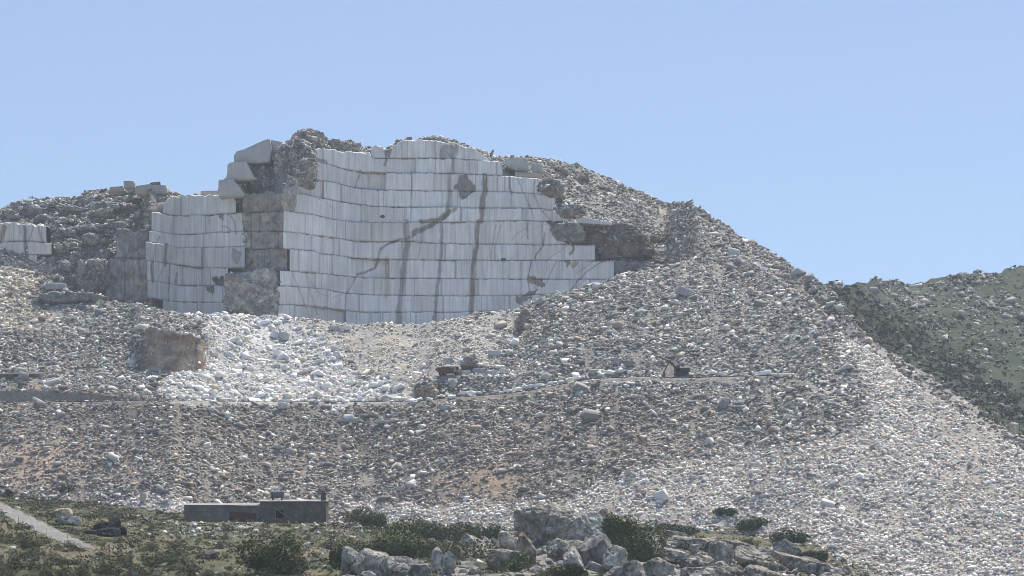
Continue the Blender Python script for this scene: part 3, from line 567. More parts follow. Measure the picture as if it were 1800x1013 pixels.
# sawn blocks with an outline of their own
def prism(name, label, cat, poly, Y, th, c=(.56, .555, .54), parent=None, group=None, side=.0, slope=0):
    "solid block: outline poly (photo positions) standing at distance Y, th metres thick, back shifted sideways by side"
    n = len(poly); Fp = [W(u, v, Y) for u, v in poly]; cen = sum(Fp, Vector()) / n
    lo = min(p.z for p in Fp); org = Vector((cen.x, Y, lo))
    rr = np.random.default_rng(int(cen.x * 7 + lo * 3) & 0xffff)
    bm = bmesh.new()
    fr = [bm.verts.new(p - org) for p in Fp]; bk = [bm.verts.new(p - org + Vector((side, th, 0))) for p in Fp]
    bm.faces.new(fr); bm.faces.new(bk[::-1])
    for i in range(n): bm.faces.new((fr[i], bk[i], bk[(i + 1) % n], fr[(i + 1) % n]))
    bmesh.ops.recalc_face_normals(bm, faces=bm.faces)
    bmesh.ops.triangulate(bm, faces=bm.faces)
    for _ in range(4): bmesh.ops.subdivide_edges(bm, edges=[e for e in bm.edges if e.calc_length() > .9], cuts=1, use_grid_fill=False)
    bmesh.ops.triangulate(bm, faces=bm.faces)
    bm.verts.ensure_lookup_table()
    V = np.array([v.co[:] for v in bm.verts]); Fc = np.array([[v.index for v in f.verts] for f in bm.faces]); bm.free()
    q = V + np.array(org); V = V + np.stack([fbm(q / 1.1, 3, 4, .6), fbm(q / 1.1, 5, 4, .6), fbm(q / 1.1, 7, 4, .6)], -1) * .13
    C = np.array(c) * (1 + .12 * fbm(q / 5, 9, 3))[:, None]
    o = link(name, mesh(name, V, Fc, C), M_marble, parent, org if parent is None else org - parent.location)
    if parent is None: tag(o, label, cat, group)
    return o
prism('rock_bench', 'long sawn white block with rounded left end below the summit', 'rock bench', [(411, 286), (411, 275), (416, 266), (424, 264), (430, 262), (466, 246), (474, 244), (477, 262), (474, 284), (466, 285), (458, 286)], 826, 14, (.48, .47, .45))
prism('rock_bench', 'fluted white rock slab hanging right of the rounded sawn block', 'rock bench', [(475, 246), (498, 250), (500, 268), (495, 283), (478, 282)], 829, 8, (.47, .46, .44))
prism('rock_bench', 'sawn block with slanting right side in the middle of the stepped tower', 'rock bench', [(399, 316), (400, 290), (404, 286), (432, 283), (438, 294), (446, 310), (452, 315), (440, 316)], 824, 13, (.50, .49, .465))
prism('rock_bench', 'sawn block with cut off corner at the foot of the stepped tower', 'rock bench', [(384, 345), (384, 316), (410, 315), (422, 330), (430, 341), (428, 345)], 822, 12, (.49, .48, .46))
prism('rock_bench', 'low pale block on the skyline left of the stepped tower', 'rock bench', [(352, 343), (353, 336), (384, 335), (384, 344)], 838, 8, (.50, .465, .40))
prism('marble_block', 'square sawn block standing alone on the left skyline', 'marble block', [(217.5, 331), (217, 318.5), (231, 318), (236, 319.5), (236, 331)], 846, 3.2, (.40, .385, .355))
prism('rock_bench', 'sawn ledge under the dark boulder on the left skyline', 'rock bench', [(240, 341), (239, 327), (262, 324), (274, 326), (292, 325.5), (293, 340), (270, 343)], 847, 8, (.42, .39, .35))
prism('rock_bench', 'weathered low ledge left of the square skyline block', 'rock bench', [(190, 338), (194, 329), (216, 327), (218, 336)], 848, 7, (.40, .365, .32))
prism('marble_block', 'small dark cube on the crest above the white wall', 'marble block', [(715, 246), (715, 241), (724, 241), (724, 246)], 846, 2, (.2, .2, .2))
prism('rock_bench', 'pale sawn bench high on the right shoulder of the quarry', 'rock bench', [(889, 292), (888, 278), (915, 277), (927, 279), (928, 300), (905, 300)], 852, 8, (.52, .515, .50))
prism('rock_bench', 'smaller pale bench face right of the high shoulder bench', 'rock bench', [(934, 285), (950, 288), (956, 302), (936, 303)], 851, 8, (.48, .47, .45))
prism('rock_bench', 'brown lower face under the high shoulder bench', 'rock bench', [(848, 292), (872, 296), (880, 309), (846, 309)], 845, 6, (.30, .265, .225))
prism('rock_bench', 'brown ledge face under the right shoulder bench', 'rock bench', [(905, 302), (950, 304), (955, 314), (905, 311)], 847, 6, (.36, .315, .26))
prism('rock_bench', 'grey end block of the lowest wide bench beside the dark ledge', 'rock bench', [(1080, 492), (1080, 459), (1098, 459), (1098, 492)], 842, 8, (.27, .265, .26))
dims = rock('boulder', 'dark rounded boulder perched on the left skyline ledge', 'boulder', 272, 323, 18, 9, 849, 3, 41, (.13, .13, .13), (.19, .185, .18), None, sub=4, box=.5, amp=.12)


# ------------------------------------------------------------------ loose stones
def hull(seed, dims, n=11, cut=0):
    r = np.random.default_rng(seed); bm = bmesh.new()
    if cut: P = np.array([(x, y, z) for x in (-1, 1) for y in (-1, 1) for z in (-1, 1)], float) * r.uniform(.60, 1.08, (8, 3))
    else: P = r.normal(size=(n, 3)); P = P / np.linalg.norm(P, axis=1, keepdims=True) * r.uniform(.8, 1.15, (n, 1))
    for p in P * np.array(dims): bm.verts.new(p)
    g = bmesh.ops.convex_hull(bm, input=bm.verts)
    bmesh.ops.delete(bm, geom=[v for v in bm.verts if not v.link_faces], context='VERTS')
    bmesh.ops.triangulate(bm, faces=bm.faces); bmesh.ops.recalc_face_normals(bm, faces=bm.faces); bm.verts.ensure_lookup_table()
    V = np.array([v.co[:] for v in bm.verts]); Fc = np.array([[v.index for v in f.verts] for f in bm.faces]); bm.free(); return V, Fc
TPL = []
for k in range(26):
    r_ = random.Random(k); d = (.5 * r_.uniform(.85, 1.2), .5 * r_.uniform(.6, .95), .5 * r_.uniform(.3, .7))
    TPL.append(hull(100 + k, d, 9, cut=(k % 3 != 1)))
ROUND = []
for k in range(12):
    r_ = random.Random(k + 50); ROUND.append(hull(300 + k, (.5 * r_.uniform(.9, 1.15), .5 * r_.uniform(.65, .95), .5 * r_.uniform(.45, .75)), 16))
ALLT = TPL + ROUND

def euler_mats(n, r, tilt=.5, nrm=None):
    "random spin, the flat side lying roughly along the slope"
    a = r.uniform(0, 2 * np.pi, n); c, s_ = np.cos(a), np.sin(a)
    Rz = np.zeros((n, 3, 3)); Rz[:, 0, 0] = c; Rz[:, 0, 1] = -s_; Rz[:, 1, 0] = s_; Rz[:, 1, 1] = c; Rz[:, 2, 2] = 1
    up = np.array((0, 0, 1.0)) + r.normal(0, tilt, (n, 3))
    if nrm is not None: up = up + nrm * .15
    up /= np.linalg.norm(up, axis=1, keepdims=True); x = np.cross(np.array((0, 1.0, 0)), up); x /= np.linalg.norm(x, axis=1, keepdims=True); y = np.cross(up, x)
    return np.stack([x, y, up], -1) @ Rz
def bake(name, S, label, cat, mat):
    "many stones as one mass"
    VV, FF, CC = [], [], []; off = 0
    for t in np.unique(S['t']):
        m = S['t'] == t; V, Fc = ALLT[t]
        P = np.einsum('nij,nvj->nvi', S['R'][m], V[None] * S['s'][m][:, None, :]) + S['p'][m][:, None, :]
        n, k = P.shape[:2]; VV.append(P.reshape(-1, 3)); CC.append(np.repeat(S['c'][m], k, 0))
        FF.append((Fc[None] + (np.arange(n) * k)[:, None, None]).reshape(-1, 3) + off); off += n * k
    o = link(name, mesh(name, np.concatenate(VV), np.concatenate(FF), np.concatenate(CC)), mat)
    return tag(o, label, cat, kind='stuff')
def take(S, m): return {k: a[m] for k, a in S.items()}
def cat_(*L): return {k: np.concatenate([a[k] for a in L]) for k in L[0]}

def cells(GP_, GV_, GU_, RIDv, r0, r1, margin=10):
    A = GP_[r0:r1, :-1]; B = GP_[r0:r1, 1:]; D_ = GP_[r0 + 1:r1 + 1, :-1]
    n = np.cross(B - A, D_ - A); ar = np.linalg.norm(n, axis=-1); n = n / (ar[..., None] + 1e-9); n *= np.sign(n[..., 2:3] + 1e-9)
    run = np.minimum.accumulate(GV_, 0)
    vis = (GV_[r0:r1, :-1] < run[r0:r1, :-1] + margin) & (GV_[r0:r1, :-1] < 1062) & (GU_[r0:r1, :-1] > -150) & (GU_[r0:r1, :-1] < 2040)
    R_ = np.broadcast_to(RIDv[r0:r1, None], ar.shape)
    return dict(A=A, B=B, D=D_, n=n, ar=ar, vis=vis, u=GU_[r0:r1, :-1] + 2, v=GV_[r0:r1, :-1], r=R_)
def scatter(CL, dens, smin, smax, pw, seed, palette, tpl, tilt=.5, sink=.25, flat=1.0, mult=None):
    "dens: stones per square metre for every cell; palette(u, v, r, rnd) -> colours"
    r = np.random.default_rng(seed); w = CL['ar'] * dens * CL['vis']; n = r.poisson(w.sum()); w = w.ravel() / w.sum()
    i = r.choice(len(w), n, p=w); f = r.random((n, 2))
    A, B, D_ = (CL[k].reshape(-1, 3)[i] for k in 'ABD'); p = A + (B - A) * f[:, :1] + (D_ - A) * f[:, 1:]
    q = r.random(n); sz = (smin ** -pw + q * (smax ** -pw - smin ** -pw)) ** (-1 / pw)
    if mult is not None: sz = sz * mult.ravel()[i]
    s = sz[:, None] * r.uniform(.75, 1.25, (n, 3)) * np.array((1, 1, flat)); nr = CL['n'].reshape(-1, 3)[i]
    p = p + nr * (sz * (.22 - sink * r.random(n)))[:, None]
    u, v, rr = CL['u'].ravel()[i], CL['v'].ravel()[i], CL['r'].ravel()[i]
    return dict(p=p, s=s, R=euler_mats(n, r, tilt, nr), t=r.choice(tpl, n), c=palette(u, v, rr, r), sz=sz, u=u, v=v)
def pal(r, n, table):
    cols = np.array([c for _, c in table]); pr = np.array([w for w, _ in table]); k = r.choice(len(table), n, p=pr / pr.sum())
    return np.clip(cols[k] * r.normal(1, .10, (n, 1)) * r.normal(1, .02, (n, 3)), .03, .88)
P_DEF = [(.24, (.185, .178, .168)), (.30, (.34, .328, .308)), (.25, (.54, .525, .495)), (.16, (.84, .825, .79)), (.07, (.44, .355, .265))]
P_HEAP = [(.66, (.84, .83, .81)), (.18, (.64, .63, .61)), (.08, (.42, .41, .40)), (.08, (.66, .57, .45))]
P_SCR = [(.34, (.66, .625, .585)), (.36, (.86, .84, .80)), (.14, (.62, .51, .44)), (.16, (.32, .31, .30))]
P_WARM = [(.45, (.56, .505, .425)), (.28, (.74, .70, .62)), (.27, (.32, .28, .235))]
P_DARK = [(.34, (.165, .158, .148)), (.36, (.30, .287, .267)), (.22, (.48, .465, .435)), (.08, (.68, .665, .635))]
P_LOW = [(.30, (.185, .173, .158)), (.34, (.325, .305, .278)), (.20, (.48, .455, .42)), (.12, (.82, .80, .765)), (.06, (.46, .35, .26))]
P_PIT = [(.40, (.60, .56, .50)), (.30, (.80, .78, .74)), (.20, (.44, .405, .36)), (.10, (.62, .53, .41))]
def zones(u, v, r):
    uu, vv = wob(u, v, 30); uu, vv = wob(uu, vv, 22, 9, 91)
    z = np.zeros(u.shape, int)
    z[(v > 700) & (u < 1150)] = 5
    z[inpoly(SCREE, uu, vv) | inpoly(LSCREE, uu, vv)] = 3
    z[inpoly(PIT, uu, vv)] = 2; z[inpoly(HEAP, uu, vv)] = 1; z[inpoly(WARM, uu, vv)] = 4; z[inpoly(DARKH, uu, vv)] = 6
    z[(r >= 13) & (u > 880)] = 6
    z[(r >= 14) & (u > 960) & (v > 300) & (v < 395) & (u < 1150)] = 4
    return z
def palette_hill(u, v, r, g):
    z = zones(u, v, r); c = np.zeros((len(u), 3))
    for k, t in {0: P_DEF, 1: P_HEAP, 2: P_PIT, 3: P_SCR, 4: P_WARM, 5: P_LOW, 6: P_DARK}.items():
        m = z == k; c[m] = pal(g, m.sum(), t)
    br = (.55 * blob(u, v, 860, 840, 90, 40) + .5 * blob(u, v, 60, 815, 130, 45) + .45 * blob(u, v, 1180, 790, 120, 50) + .4 * blob(u, v, 880, 770, 110, 35))
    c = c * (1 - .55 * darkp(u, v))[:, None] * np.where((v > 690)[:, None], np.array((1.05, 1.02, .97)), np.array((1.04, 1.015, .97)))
    return lerp(c, br * .8, (.40, .32, .255)) if len(u) else c
CL = cells(GP, GV, np.array(GU), RID, rC, int(np.searchsorted(RID, 14.3)))
z = zones(CL['u'], CL['v'], CL['r'])
cl = .55 * fbm(p3(CL['u'] / 34, CL['v'] / 24, 0 * CL['u']), 95, 4) + .75 * fbm(p3((CL['u'] - .35 * np.clip(CL['u'] - 1000, 0, 500) / 500 * (CL['v'] - 600)) / 13, CL['v'] / 70, 0 * CL['u']), 98, 3)
clump = np.clip(.85 + 1.8 * cl, .08, 2.6)
thin = 1 - .85 * np.clip(blob(CL['u'], CL['v'], 860, 850, 75, 30) + .8 * blob(CL['u'], CL['v'], 60, 815, 110, 35) + blob(CL['u'], CL['v'], 640, 600, 28, 40) + .9 * blob(CL['u'], CL['v'], 470, 585, 40, 18) + .9 * blob(CL['u'], CL['v'], 700, 600, 50, 22) + .7 * blob(CL['u'], CL['v'], 720, 645, 40, 12) + blob(CL['u'], CL['v'], 1170, 372, 18, 12) + blob(CL['u'], CL['v'], 1155, 385, 14, 10), 0, 1)
road = np.where((CL['r'] > 3.95) & (CL['r'] < 5.05) & (CL['u'] < 1440), .12, 1)
bankc = np.where((np.abs(CL['r'] - 5.5) < .5) & (CL['u'] < 240), .03, 1)
clf = np.where((CL['r'] > 7.9) & (CL['r'] < 9.0) & (CL['u'] > 246) & (CL['u'] < 362), .10, 1)
cutz = np.where((CL['r'] > 11.9) & (CL['u'] > 262) & (CL['u'] < 985) & (CL['r'] < 13.2), .0, 1)
clear = (((CL['u'] - 1192) / 34) ** 2 + ((CL['v'] - 657) / 15) ** 2 > 1) & (((CL['u'] - 786) / 30) ** 2 + ((CL['v'] - 655) / 15) ** 2 > 1)
def D(*a): return np.array(a)[z] * clf * clear * thin * road * bankc * cutz
big_ = scatter(CL, D(.030, .13, .012, .010, .030, .020, .040) * clump, 1.6, 3.6, 2.7, 1, palette_hill, range(len(TPL)), .42, .3)
med_ = scatter(CL, D(.62, .36, .12, 1.15, .65, .58, .60) * clump, .75, 2.0, 2.2, 2, palette_hill, range(len(ALLT)), .45, .3, mult=np.where(z == 3, .80, 1))
sml_ = scatter(CL, D(2.3, 1.7, 1.3, 2.3, 1.8, 2.3, 1.5) * np.sqrt(clump), .42, 1.0, 1.4, 3, palette_hill, range(len(ALLT)), .5, .25)
def angular(S, seed):
    g = np.random.default_rng(seed); m = ~inpoly(SCREE, S['u'], S['v']); S['t'][m] = g.integers(0, 26, m.sum()); S['s'][m] *= g.uniform(.6, 1.45, (m.sum(), 3)) * np.array((1.1, 1, .85))
angular(med_, 41); angular(sml_, 42); big_['s'] *= np.random.default_rng(43).uniform(.65, 1.35, big_['s'].shape)
def isin(S, poly): return inpoly(poly, S['u'], S['v'])

MESHT = []
for V_, F_ in ALLT: MESHT.append(mesh('stone_shape', V_, F_, np.ones((len(V_), 3)) * .6))
def single(S, i, name, label, cat, group, mat, meshes):
    me = meshes[S['t'][i]]; o = link(name, me); R_ = Matrix(S['R'][i].tolist()).to_4x4()
    o.matrix_world = Matrix.Translation(S['p'][i].tolist()) @ R_ @ Matrix.Diagonal((*S['s'][i].tolist(), 1))
    return tag(o, label, cat, group)
def with_mat(mat):
    L = []
    for me in MESHT: m2 = me.copy(); m2.materials.append(mat); L.append(m2)
    return L
MB, MRS, MBO = with_mat(M_block), with_mat(M_rubstone), with_mat(M_boulder)

# blocks set in rows along the road edges, and the larger blocks of the heap
rows_ = [([(305, 701), (360, 703), (500, 707), (620, 706), (735, 704)], 44, 1.3, 2.6), ([(735, 705), (800, 698), (900, 689), (962, 680), (1030, 667)], 34, 1.2, 2.8), ([(858, 659), (940, 659), (1130, 661)], 16, 1.0, 2.3), ([(1215, 662), (1300, 659), (1400, 664)], 18, 1.2, 2.8), ([(1395, 592), (1440, 600), (1465, 596)], 8, 1.2, 2.4)]
rg = np.random.default_rng(12)
nrow = 0
for ri, (line, n, a, b) in enumerate(rows_):
    xs = [q[0] for q in line]; ys = [q[1] for q in line]
    lab = ['white squared block in the row edging the road below the bright heap', 'white squared block in the row climbing right along the road from the heap', 'pale block in the short row on the terrace right of the truck', 'pale block in the row on the ledge right of the digger', 'white block at the lip of the upper ledge on the right slope'][ri]
    for k in range(n):
        u = np.interp((k + rg.uniform(-.35, .35)) / n, np.linspace(0, 1, len(xs)), xs); v = np.interp(u, xs, ys)
        P0 = hit(u, v - 1.0 + rg.normal(0, 1.2)); t = int(rg.choice(range(0, 26, 2))); w = rg.uniform(a, b)
        S = dict(p=np.array([[P0.x, P0.y, P0.z + w * .22]]), s=np.array([[w * 1.15, w * .9, w * rg.uniform(.8, 1.2)]]), R=euler_mats(1, rg, .18), t=np.array([t]))
        single(S, 0, 'marble_block', lab, 'marble block', 'marble blocks lining road %s' % ['below the heap', 'right of the heap', 'beside the truck', 'beside the digger', 'on the upper ledge'][ri], M_block, MB); nrow += 1
hp = isin(big_, HEAP); order = np.argsort(-big_['sz'] * hp)[:295 - nrow - 22]; order = order[hp[order]]
for i in order:
    lo = big_['v'][i] > 640
    single(big_, i, 'marble_block', 'angular white marble block tumbled in the lower half of the bright rubble heap' if lo else 'angular white marble block lying on the upper half of the bright rubble heap', 'marble block', 'blocks of the lower heap' if lo else 'blocks of the upper heap', M_block, MB)
rest = np.ones(len(big_['sz']), bool); rest[order] = False
nh = rest & ~hp; order2 = np.argsort(-big_['sz'] * nh)[:290]; order2 = order2[nh[order2]]
AREAS = [(lambda u, v: (v > 700) & (u < 620), 'grey loose stone on the lower dump slope left and behind the old building', 'stones of the lower left slope'), (lambda u, v: (v > 690) & (u < 1150), 'grey loose stone on the brownish lower dump slope below the truck', 'stones of the lower middle slope'),
         (lambda u, v: (v > 690), 'pale loose stone in the broad scree on the lower right', 'stones of the lower right scree'), (lambda u, v: (u < 420) & (v > 535), 'grey loose stone on the slope above the road at the left', 'stones of the left slope'), (lambda u, v: (u < 420), 'loose stone high on the left hill above the pit', 'stones of the upper left hill'),
         (lambda u, v: (u < 900) & (v > 540), 'pale loose stone on the dusty floor of the pit below the tall wall', 'stones of the pit'), (lambda u, v: (v > 455), 'loose stone on the big right rubble mound beside the wall', 'stones of the right mound'), (lambda u, v: (v > 0), 'loose stone on the high right shoulder near the skyline', 'stones of the right shoulder')]
for i in order2:
    for f, lab, grp in AREAS:
        if f(big_['u'][i], big_['v'][i]): single(big_, i, 'quarry_stone', lab, 'stone', grp, M_rubstone, MRS); break
rest[order2] = False
rp = np.concatenate(RUBP); n = len(rp); g_ = np.random.default_rng(5); sz = g_.uniform(.4, 1, n) ** 2 * 1.9 + .25
on_ = dict(p=rp, s=sz[:, None] * g_.uniform(.7, 1.25, (n, 3)), R=euler_mats(n, g_, .5), t=g_.choice(len(TPL), n), c=pal(g_, n, P_DARK), sz=sz, u=(rp[:, 0] / rp[:, 1]) * F + U0, v=V0 - rp[:, 2] / rp[:, 1] * F)
bake('rubble', cat_(take(big_, rest), med_, on_), 'broken marble rubble covering the quarry slopes', 'rubble', M_stone)
bake('gravel', sml_, 'fine broken stone covering the quarry slopes', 'gravel', M_stone)

# single sawn blocks that stand out
def block(u, v, w, h, dp, label, c=(.55, .55, .55), Y=None, tiltd=0, rz=0, name='marble_block', cat='marble block'):
    "sawn block with its lower edge at (u, v)"
    P0 = hit(u, v) if Y is None else W(u, v, Y); k = P0.y / F; sx, sz = w * k, h * k
    bm = bmesh.new(); bmesh.ops.create_cube(bm, size=1)
    bmesh.ops.scale(bm, vec=(sx, dp, sz), verts=bm.verts); bmesh.ops.bevel(bm, geom=bm.edges[:], offset=.06 * min(sx, sz), segments=1, affect='EDGES')
    bmesh.ops.translate(bm, vec=(0, 0, sz / 2 - .15), verts=bm.verts)
    bmesh.ops.triangulate(bm, faces=bm.faces); bmesh.ops.subdivide_edges(bm, edges=bm.edges[:], cuts=1)
    bmesh.ops.triangulate(bm, faces=bm.faces); bm.verts.ensure_lookup_table()
    V = np.array([q.co[:] for q in bm.verts]); Fc = np.array([[q.index for q in f.verts] for f in bm.faces]); bm.free()
    V = V + np.stack([fbm(V / 1.3 + u, s_, 3) for s_ in (1, 2, 3)], -1) * .10
    o = link(name, mesh(name, V, Fc, np.ones((len(V), 3)) * np.array(c) * (1 + .1 * fbm(V / 2 + v, 4, 3))[:, None]), M_marble)
    o.location = P0; o.rotation_euler = (0, math.radians(tiltd), math.radians(rz)); return tag(o, label, cat)
block(870, 625, 22, 9, 2.5, 'squared grey block on the slope above right of the truck', (.46, .46, .47), rz=-8)
block(494, 718, 11, 11, 2.2, 'tall grey block standing just below the road under the heap', (.50, .50, .51), rz=10)
block(503, 718, 8, 10, 2.0, 'narrower grey block leaning beside the tall one under the heap', (.52, .52, .53), rz=-12)
block(782, 721, 17, 9, 2.4, 'bluish grey block below the road bend under the truck terrace', (.38, .39, .41), rz=6)
block(625, 741, 62, 5, 1.6, 'long low grey marble slab lying on the lower slope', (.40, .40, .40), rz=3)
block(682, 743, 42, 5, 1.6, 'shorter low slab continuing the long grey slab', (.42, .42, .42), rz=-2)
block(98, 509, 36, 11, 2.2, 'row of dark grey squared stone in the yellowish rubble on the left', (.36, .36, .37), rz=4)
block(1290, 450, 21, 10, 2.4, 'squared grey block near the top of the right rubble mound', (.42, .42, .425), rz=-6)
block(482, 594, 16, 12, 2.6, 'tilted bluish block near the top of the bright heap', (.60, .60, .62), tiltd=28, rz=20)
block(498, 597, 16, 14, 2.4, 'grey block leaning beside the tilted bluish one on the heap', (.40, .40, .40), tiltd=12, rz=-15)
block(588, 580, 16, 8, 2.2, 'grey block with shaded front at the top right of the heap', (.42, .415, .41), tiltd=-4, rz=12)
block(607, 580, 18, 7, 2.2, 'pale squared block at the foot of the wall beside the heap top', (.60, .59, .57), rz=3)
block(820, 659, 15, 8, 2.2, 'pale squared block just in front of the truck', (.52, .51, .50), rz=-5)
block(843, 659, 18, 12, 2.2, 'dark tapering block on the truck terrace', (.30, .30, .31), rz=8)
block(865, 659, 20, 8, 2.0, 'bluish squared block on the truck terrace', (.40, .41, .43), rz=-3)
block(885, 656, 15, 8, 2.0, 'cream squared block at the right of the truck terrace', (.60, .58, .54), rz=12)
block(1200, 520, 26, 14, 3, 'large leaning grey block in the middle of the right mound', (.36, .36, .37), tiltd=18, rz=20)
block(1085, 641, 14, 12, 2.2, 'tall dark grey slab standing on the right slope', (.30, .29, .28), tiltd=12, rz=-20)
block(1105, 644, 14, 11, 2.4, 'dark brown block beside the tall slab on the right slope', (.22, .20, .185), tiltd=-8, rz=15)
block(1268, 718, 14, 16, 2.6, 'large dark split block on the slope below the digger', (.26, .26, .27), tiltd=24, rz=10)
for k, (du, hh) in enumerate([(0, 3.5), (14, 3), (27, 4), (42, 3), (56, 2.6)]):
    block(652 + du, 390.5, 11, hh, 1.4, ['first rubble block from the left on the ledge half way up the wall', 'low rubble block second on the wall ledge', 'largest rubble block in the middle of the wall ledge', 'rubble block fourth along the wall ledge', 'rightmost small rubble block on the wall ledge'][k], (.55, .55, .55), Y=833.2, rz=rg.uniform(-15, 15))
rock('boulder', 'small dark machine shaped as a rock sitting on the ledge half way up the wall', 'boulder', 672, 380.5, 9, 6, 834.5, 1.2, 61, (.08, .08, .085), (.12, .12, .12), None, sub=3)  # dark rock form standing in for a small machine
rock('boulder', 'small dark object shaped as a rock on the wall bench below the brown vein', 'boulder', 885, 456, 9, 5, 838.2, 1.2, 62, (.08, .08, .085), (.12, .12, .12), None, sub=3)  # dark rock form standing in for a small piece of equipment

# ------------------------------------------------------------------ boulders of the green hill
CL2 = cells(HP, HV, np.array(HU), np.arange(HY.shape[0]) * 1.0, 2, HY.shape[0] - 3, 6)
front = CL2['v'] < np.interp(CL2['u'], [1440, 1460, 1500, 1560, 1620, 1700, 1750, 1800], [500, 512, 580, 622, 660, 712, 752, 800]) + np.clip(CL2['u'] - 1800, 0, 999) * .6
c2 = fbm(p3(CL2['u'] / 40, CL2['v'] / 26, 0 * CL2['u']), 97, 4)
dk = (CL2['v'] - np.interp(CL2['u'], [1460, 1500, 1560, 1620, 1700, 1800], [505, 560, 605, 640, 690, 760]))
low = np.where(np.abs(dk + 20) < 30, .25, 1)
d2 = np.clip(.75 + 2.4 * c2, .12, 3) * front * low + 1.2 * blob(CL2['u'], CL2['v'], 1610, 515, 70, 16) + 1.4 * blob(CL2['u'], CL2['v'], 1690, 535, 40, 14) + 1.4 * blob(CL2['u'], CL2['v'], 1770, 550, 40, 16)
def pal_b(u, v, r, g): return pal(g, len(u), [(.3, (.28, .27, .255)), (.45, (.42, .395, .365)), (.25, (.52, .48, .43))])
bb_ = scatter(CL2, .014 * d2 * front, 2.4, 6.5, 1.6, 21, pal_b, range(26, 38), .45, .35)
bs_ = scatter(CL2, .12 * d2 * front, .9, 2.4, 1.8, 22, pal_b, range(26, 38), .45, .3)
o2 = np.argsort(-bb_['sz'])[:225]
for i in o2:
    near_top = bb_['v'][i] < 545
    single(bb_, i, 'boulder', 'grey limestone boulder on the upper part of the green hill near its skyline' if near_top else 'grey limestone boulder on the lower grassy part of the green hill', 'boulder', 'boulders high on the green hill' if near_top else 'boulders low on the green hill', M_boulder, MBO)
rs = np.ones(len(bb_['sz']), bool); rs[o2] = False
bake('stones', cat_(take(bb_, rs), bs_), 'small grey stones dotting the green hill', 'stones', M_stone)

# ------------------------------------------------------------------ leaves
def leaves(n, dims, seed, size, cols, dome=True, lumps=7, hollow=.55):
    "small leaf faces spread through an uneven crown; returns verts, quads, colours (base at z = 0)"
    r = np.random.default_rng(seed); lc = r.normal(0, .42, (lumps, 3)); lc[:, 2] = np.abs(lc[:, 2]) * .8 + .15; lr = r.uniform(.3, .58, lumps)
    k = r.integers(0, lumps, n); d = r.normal(size=(n, 3)); d /= np.linalg.norm(d, axis=1, keepdims=True); rad = lr[k] * r.uniform(hollow, 1.05, n) ** .7
    P = lc[k] + d * rad[:, None]; P[:, 2] = np.where(P[:, 2] < 0, np.abs(P[:, 2]) * .3, P[:, 2])
    P = P * np.array((dims[0] / 2 / .95, dims[1] / 2 / .95, dims[2] / 1.05))
    a = d + r.normal(0, .6, (n, 3)); a /= np.linalg.norm(a, axis=1, keepdims=True); b = np.cross(a, r.normal(size=(n, 3))); b /= np.linalg.norm(b, axis=1, keepdims=True); c = np.cross(a, b)
    s_ = size * r.uniform(.6, 1.4, (n, 1)); q = np.stack([P - b * s_, P - c * s_ * .6, P + b * s_, P + c * s_ * .6], 1)
    lump_t = r.random(lumps)[k]; pc = np.array(cols)[r.integers(0, len(cols), n)] * np.array((1.5, 1.45, 1.35)) * (.75 + .5 * lump_t)[:, None] * r.normal(1, .15, (n, 1))
    return q.reshape(-1, 3), np.arange(n * 4).reshape(-1, 4), np.repeat(np.clip(pc, .012, .4), 4, 0)
DKG = [(.040, .052, .024), (.050, .062, .028), (.066, .078, .034)]
OLV = [(.075, .080, .036), (.100, .100, .046), (.125, .118, .060)]
GRY = [(.062, .070, .045), (.080, .088, .058), (.055, .060, .040)]
SH = []
for k in range(9):
    q = leaves(620, (1, 1, .72), 500 + k, .042, [DKG, OLV, GRY][k % 3], lumps=6); m = mesh('shrub_crown', *q); m.materials.append(M_foliage); SH.append(m)
def shrub(k, P0, w, h, label, group, name='shrub', cat='shrub'):
    o = link(name, SH[k]); o.location = P0; o.scale = (w, w * random.uniform(.8, 1.1), h / .72); o.rotation_euler = (0, 0, random.uniform(0, 6.28)); return tag(o, label, cat, group)
rs_ = random.Random(3); cnt = 0
pts = []
while cnt < 168:
    u = rs_.uniform(-15, 640); v = rs_.uniform(885, 1030)
    lim = np.interp(u, [0, 150, 300, 600], [890, 898, 925, 932])
    if v < lim: continue
    tp = np.interp(u, us, top); bt = np.interp(u, us, bot)
    if u < 172 and tp - 7 < v < bt + 3: continue
    dns = .40 + .9 * (v > 960) * (u < 300) + .5 * (u < 130) * (v > 930) + .25 * (v > 985)
    if rs_.random() > dns: continue
    if 310 < u < 590 and v < 926: continue
    P0 = hit(u, v); wpx = rs_.uniform(13, 36) * (1.2 if v > 960 else .8); w = wpx / F * P0.y; h = w * rs_.uniform(.42, .66)
    fam = rs_.choices([0, 1, 2], [.5, .15, .35] if v > 955 else [.6, .25, .15])[0]
    P0.z -= .08
    ar = ('below the gravel path' if (u < 200 and v > 950) else 'beside the gravel path' if u < 200 else 'in front of the old building' if v < 960 else 'at the lower edge left of the rocks')
    shrub(fam + 3 * rs_.randrange(3), P0, w, h, ['dark green rounded shrub', 'olive dry looking shrub', 'grey green low shrub'][fam] + ' ' + ar, 'shrubs ' + ar + ' ' + ['dark', 'olive', 'grey'][fam]); cnt += 1
for k in range(26):
    u = 326 + k * 9.6 + rs_.uniform(-4, 4); P0 = W(u, 919 + rs_.uniform(-1, 2), 503 - rs_.uniform(0, 3)); P0.z = ground_at(u, P0.y) - .05; w = rs_.uniform(6, 13) / F * P0.y
    shrub(rs_.choice([1, 4, 7, 2, 5]), P0, w, w * rs_.uniform(.5, 1.0), 'small weedy shrub growing against the front wall of the old building', 'weeds along the building')
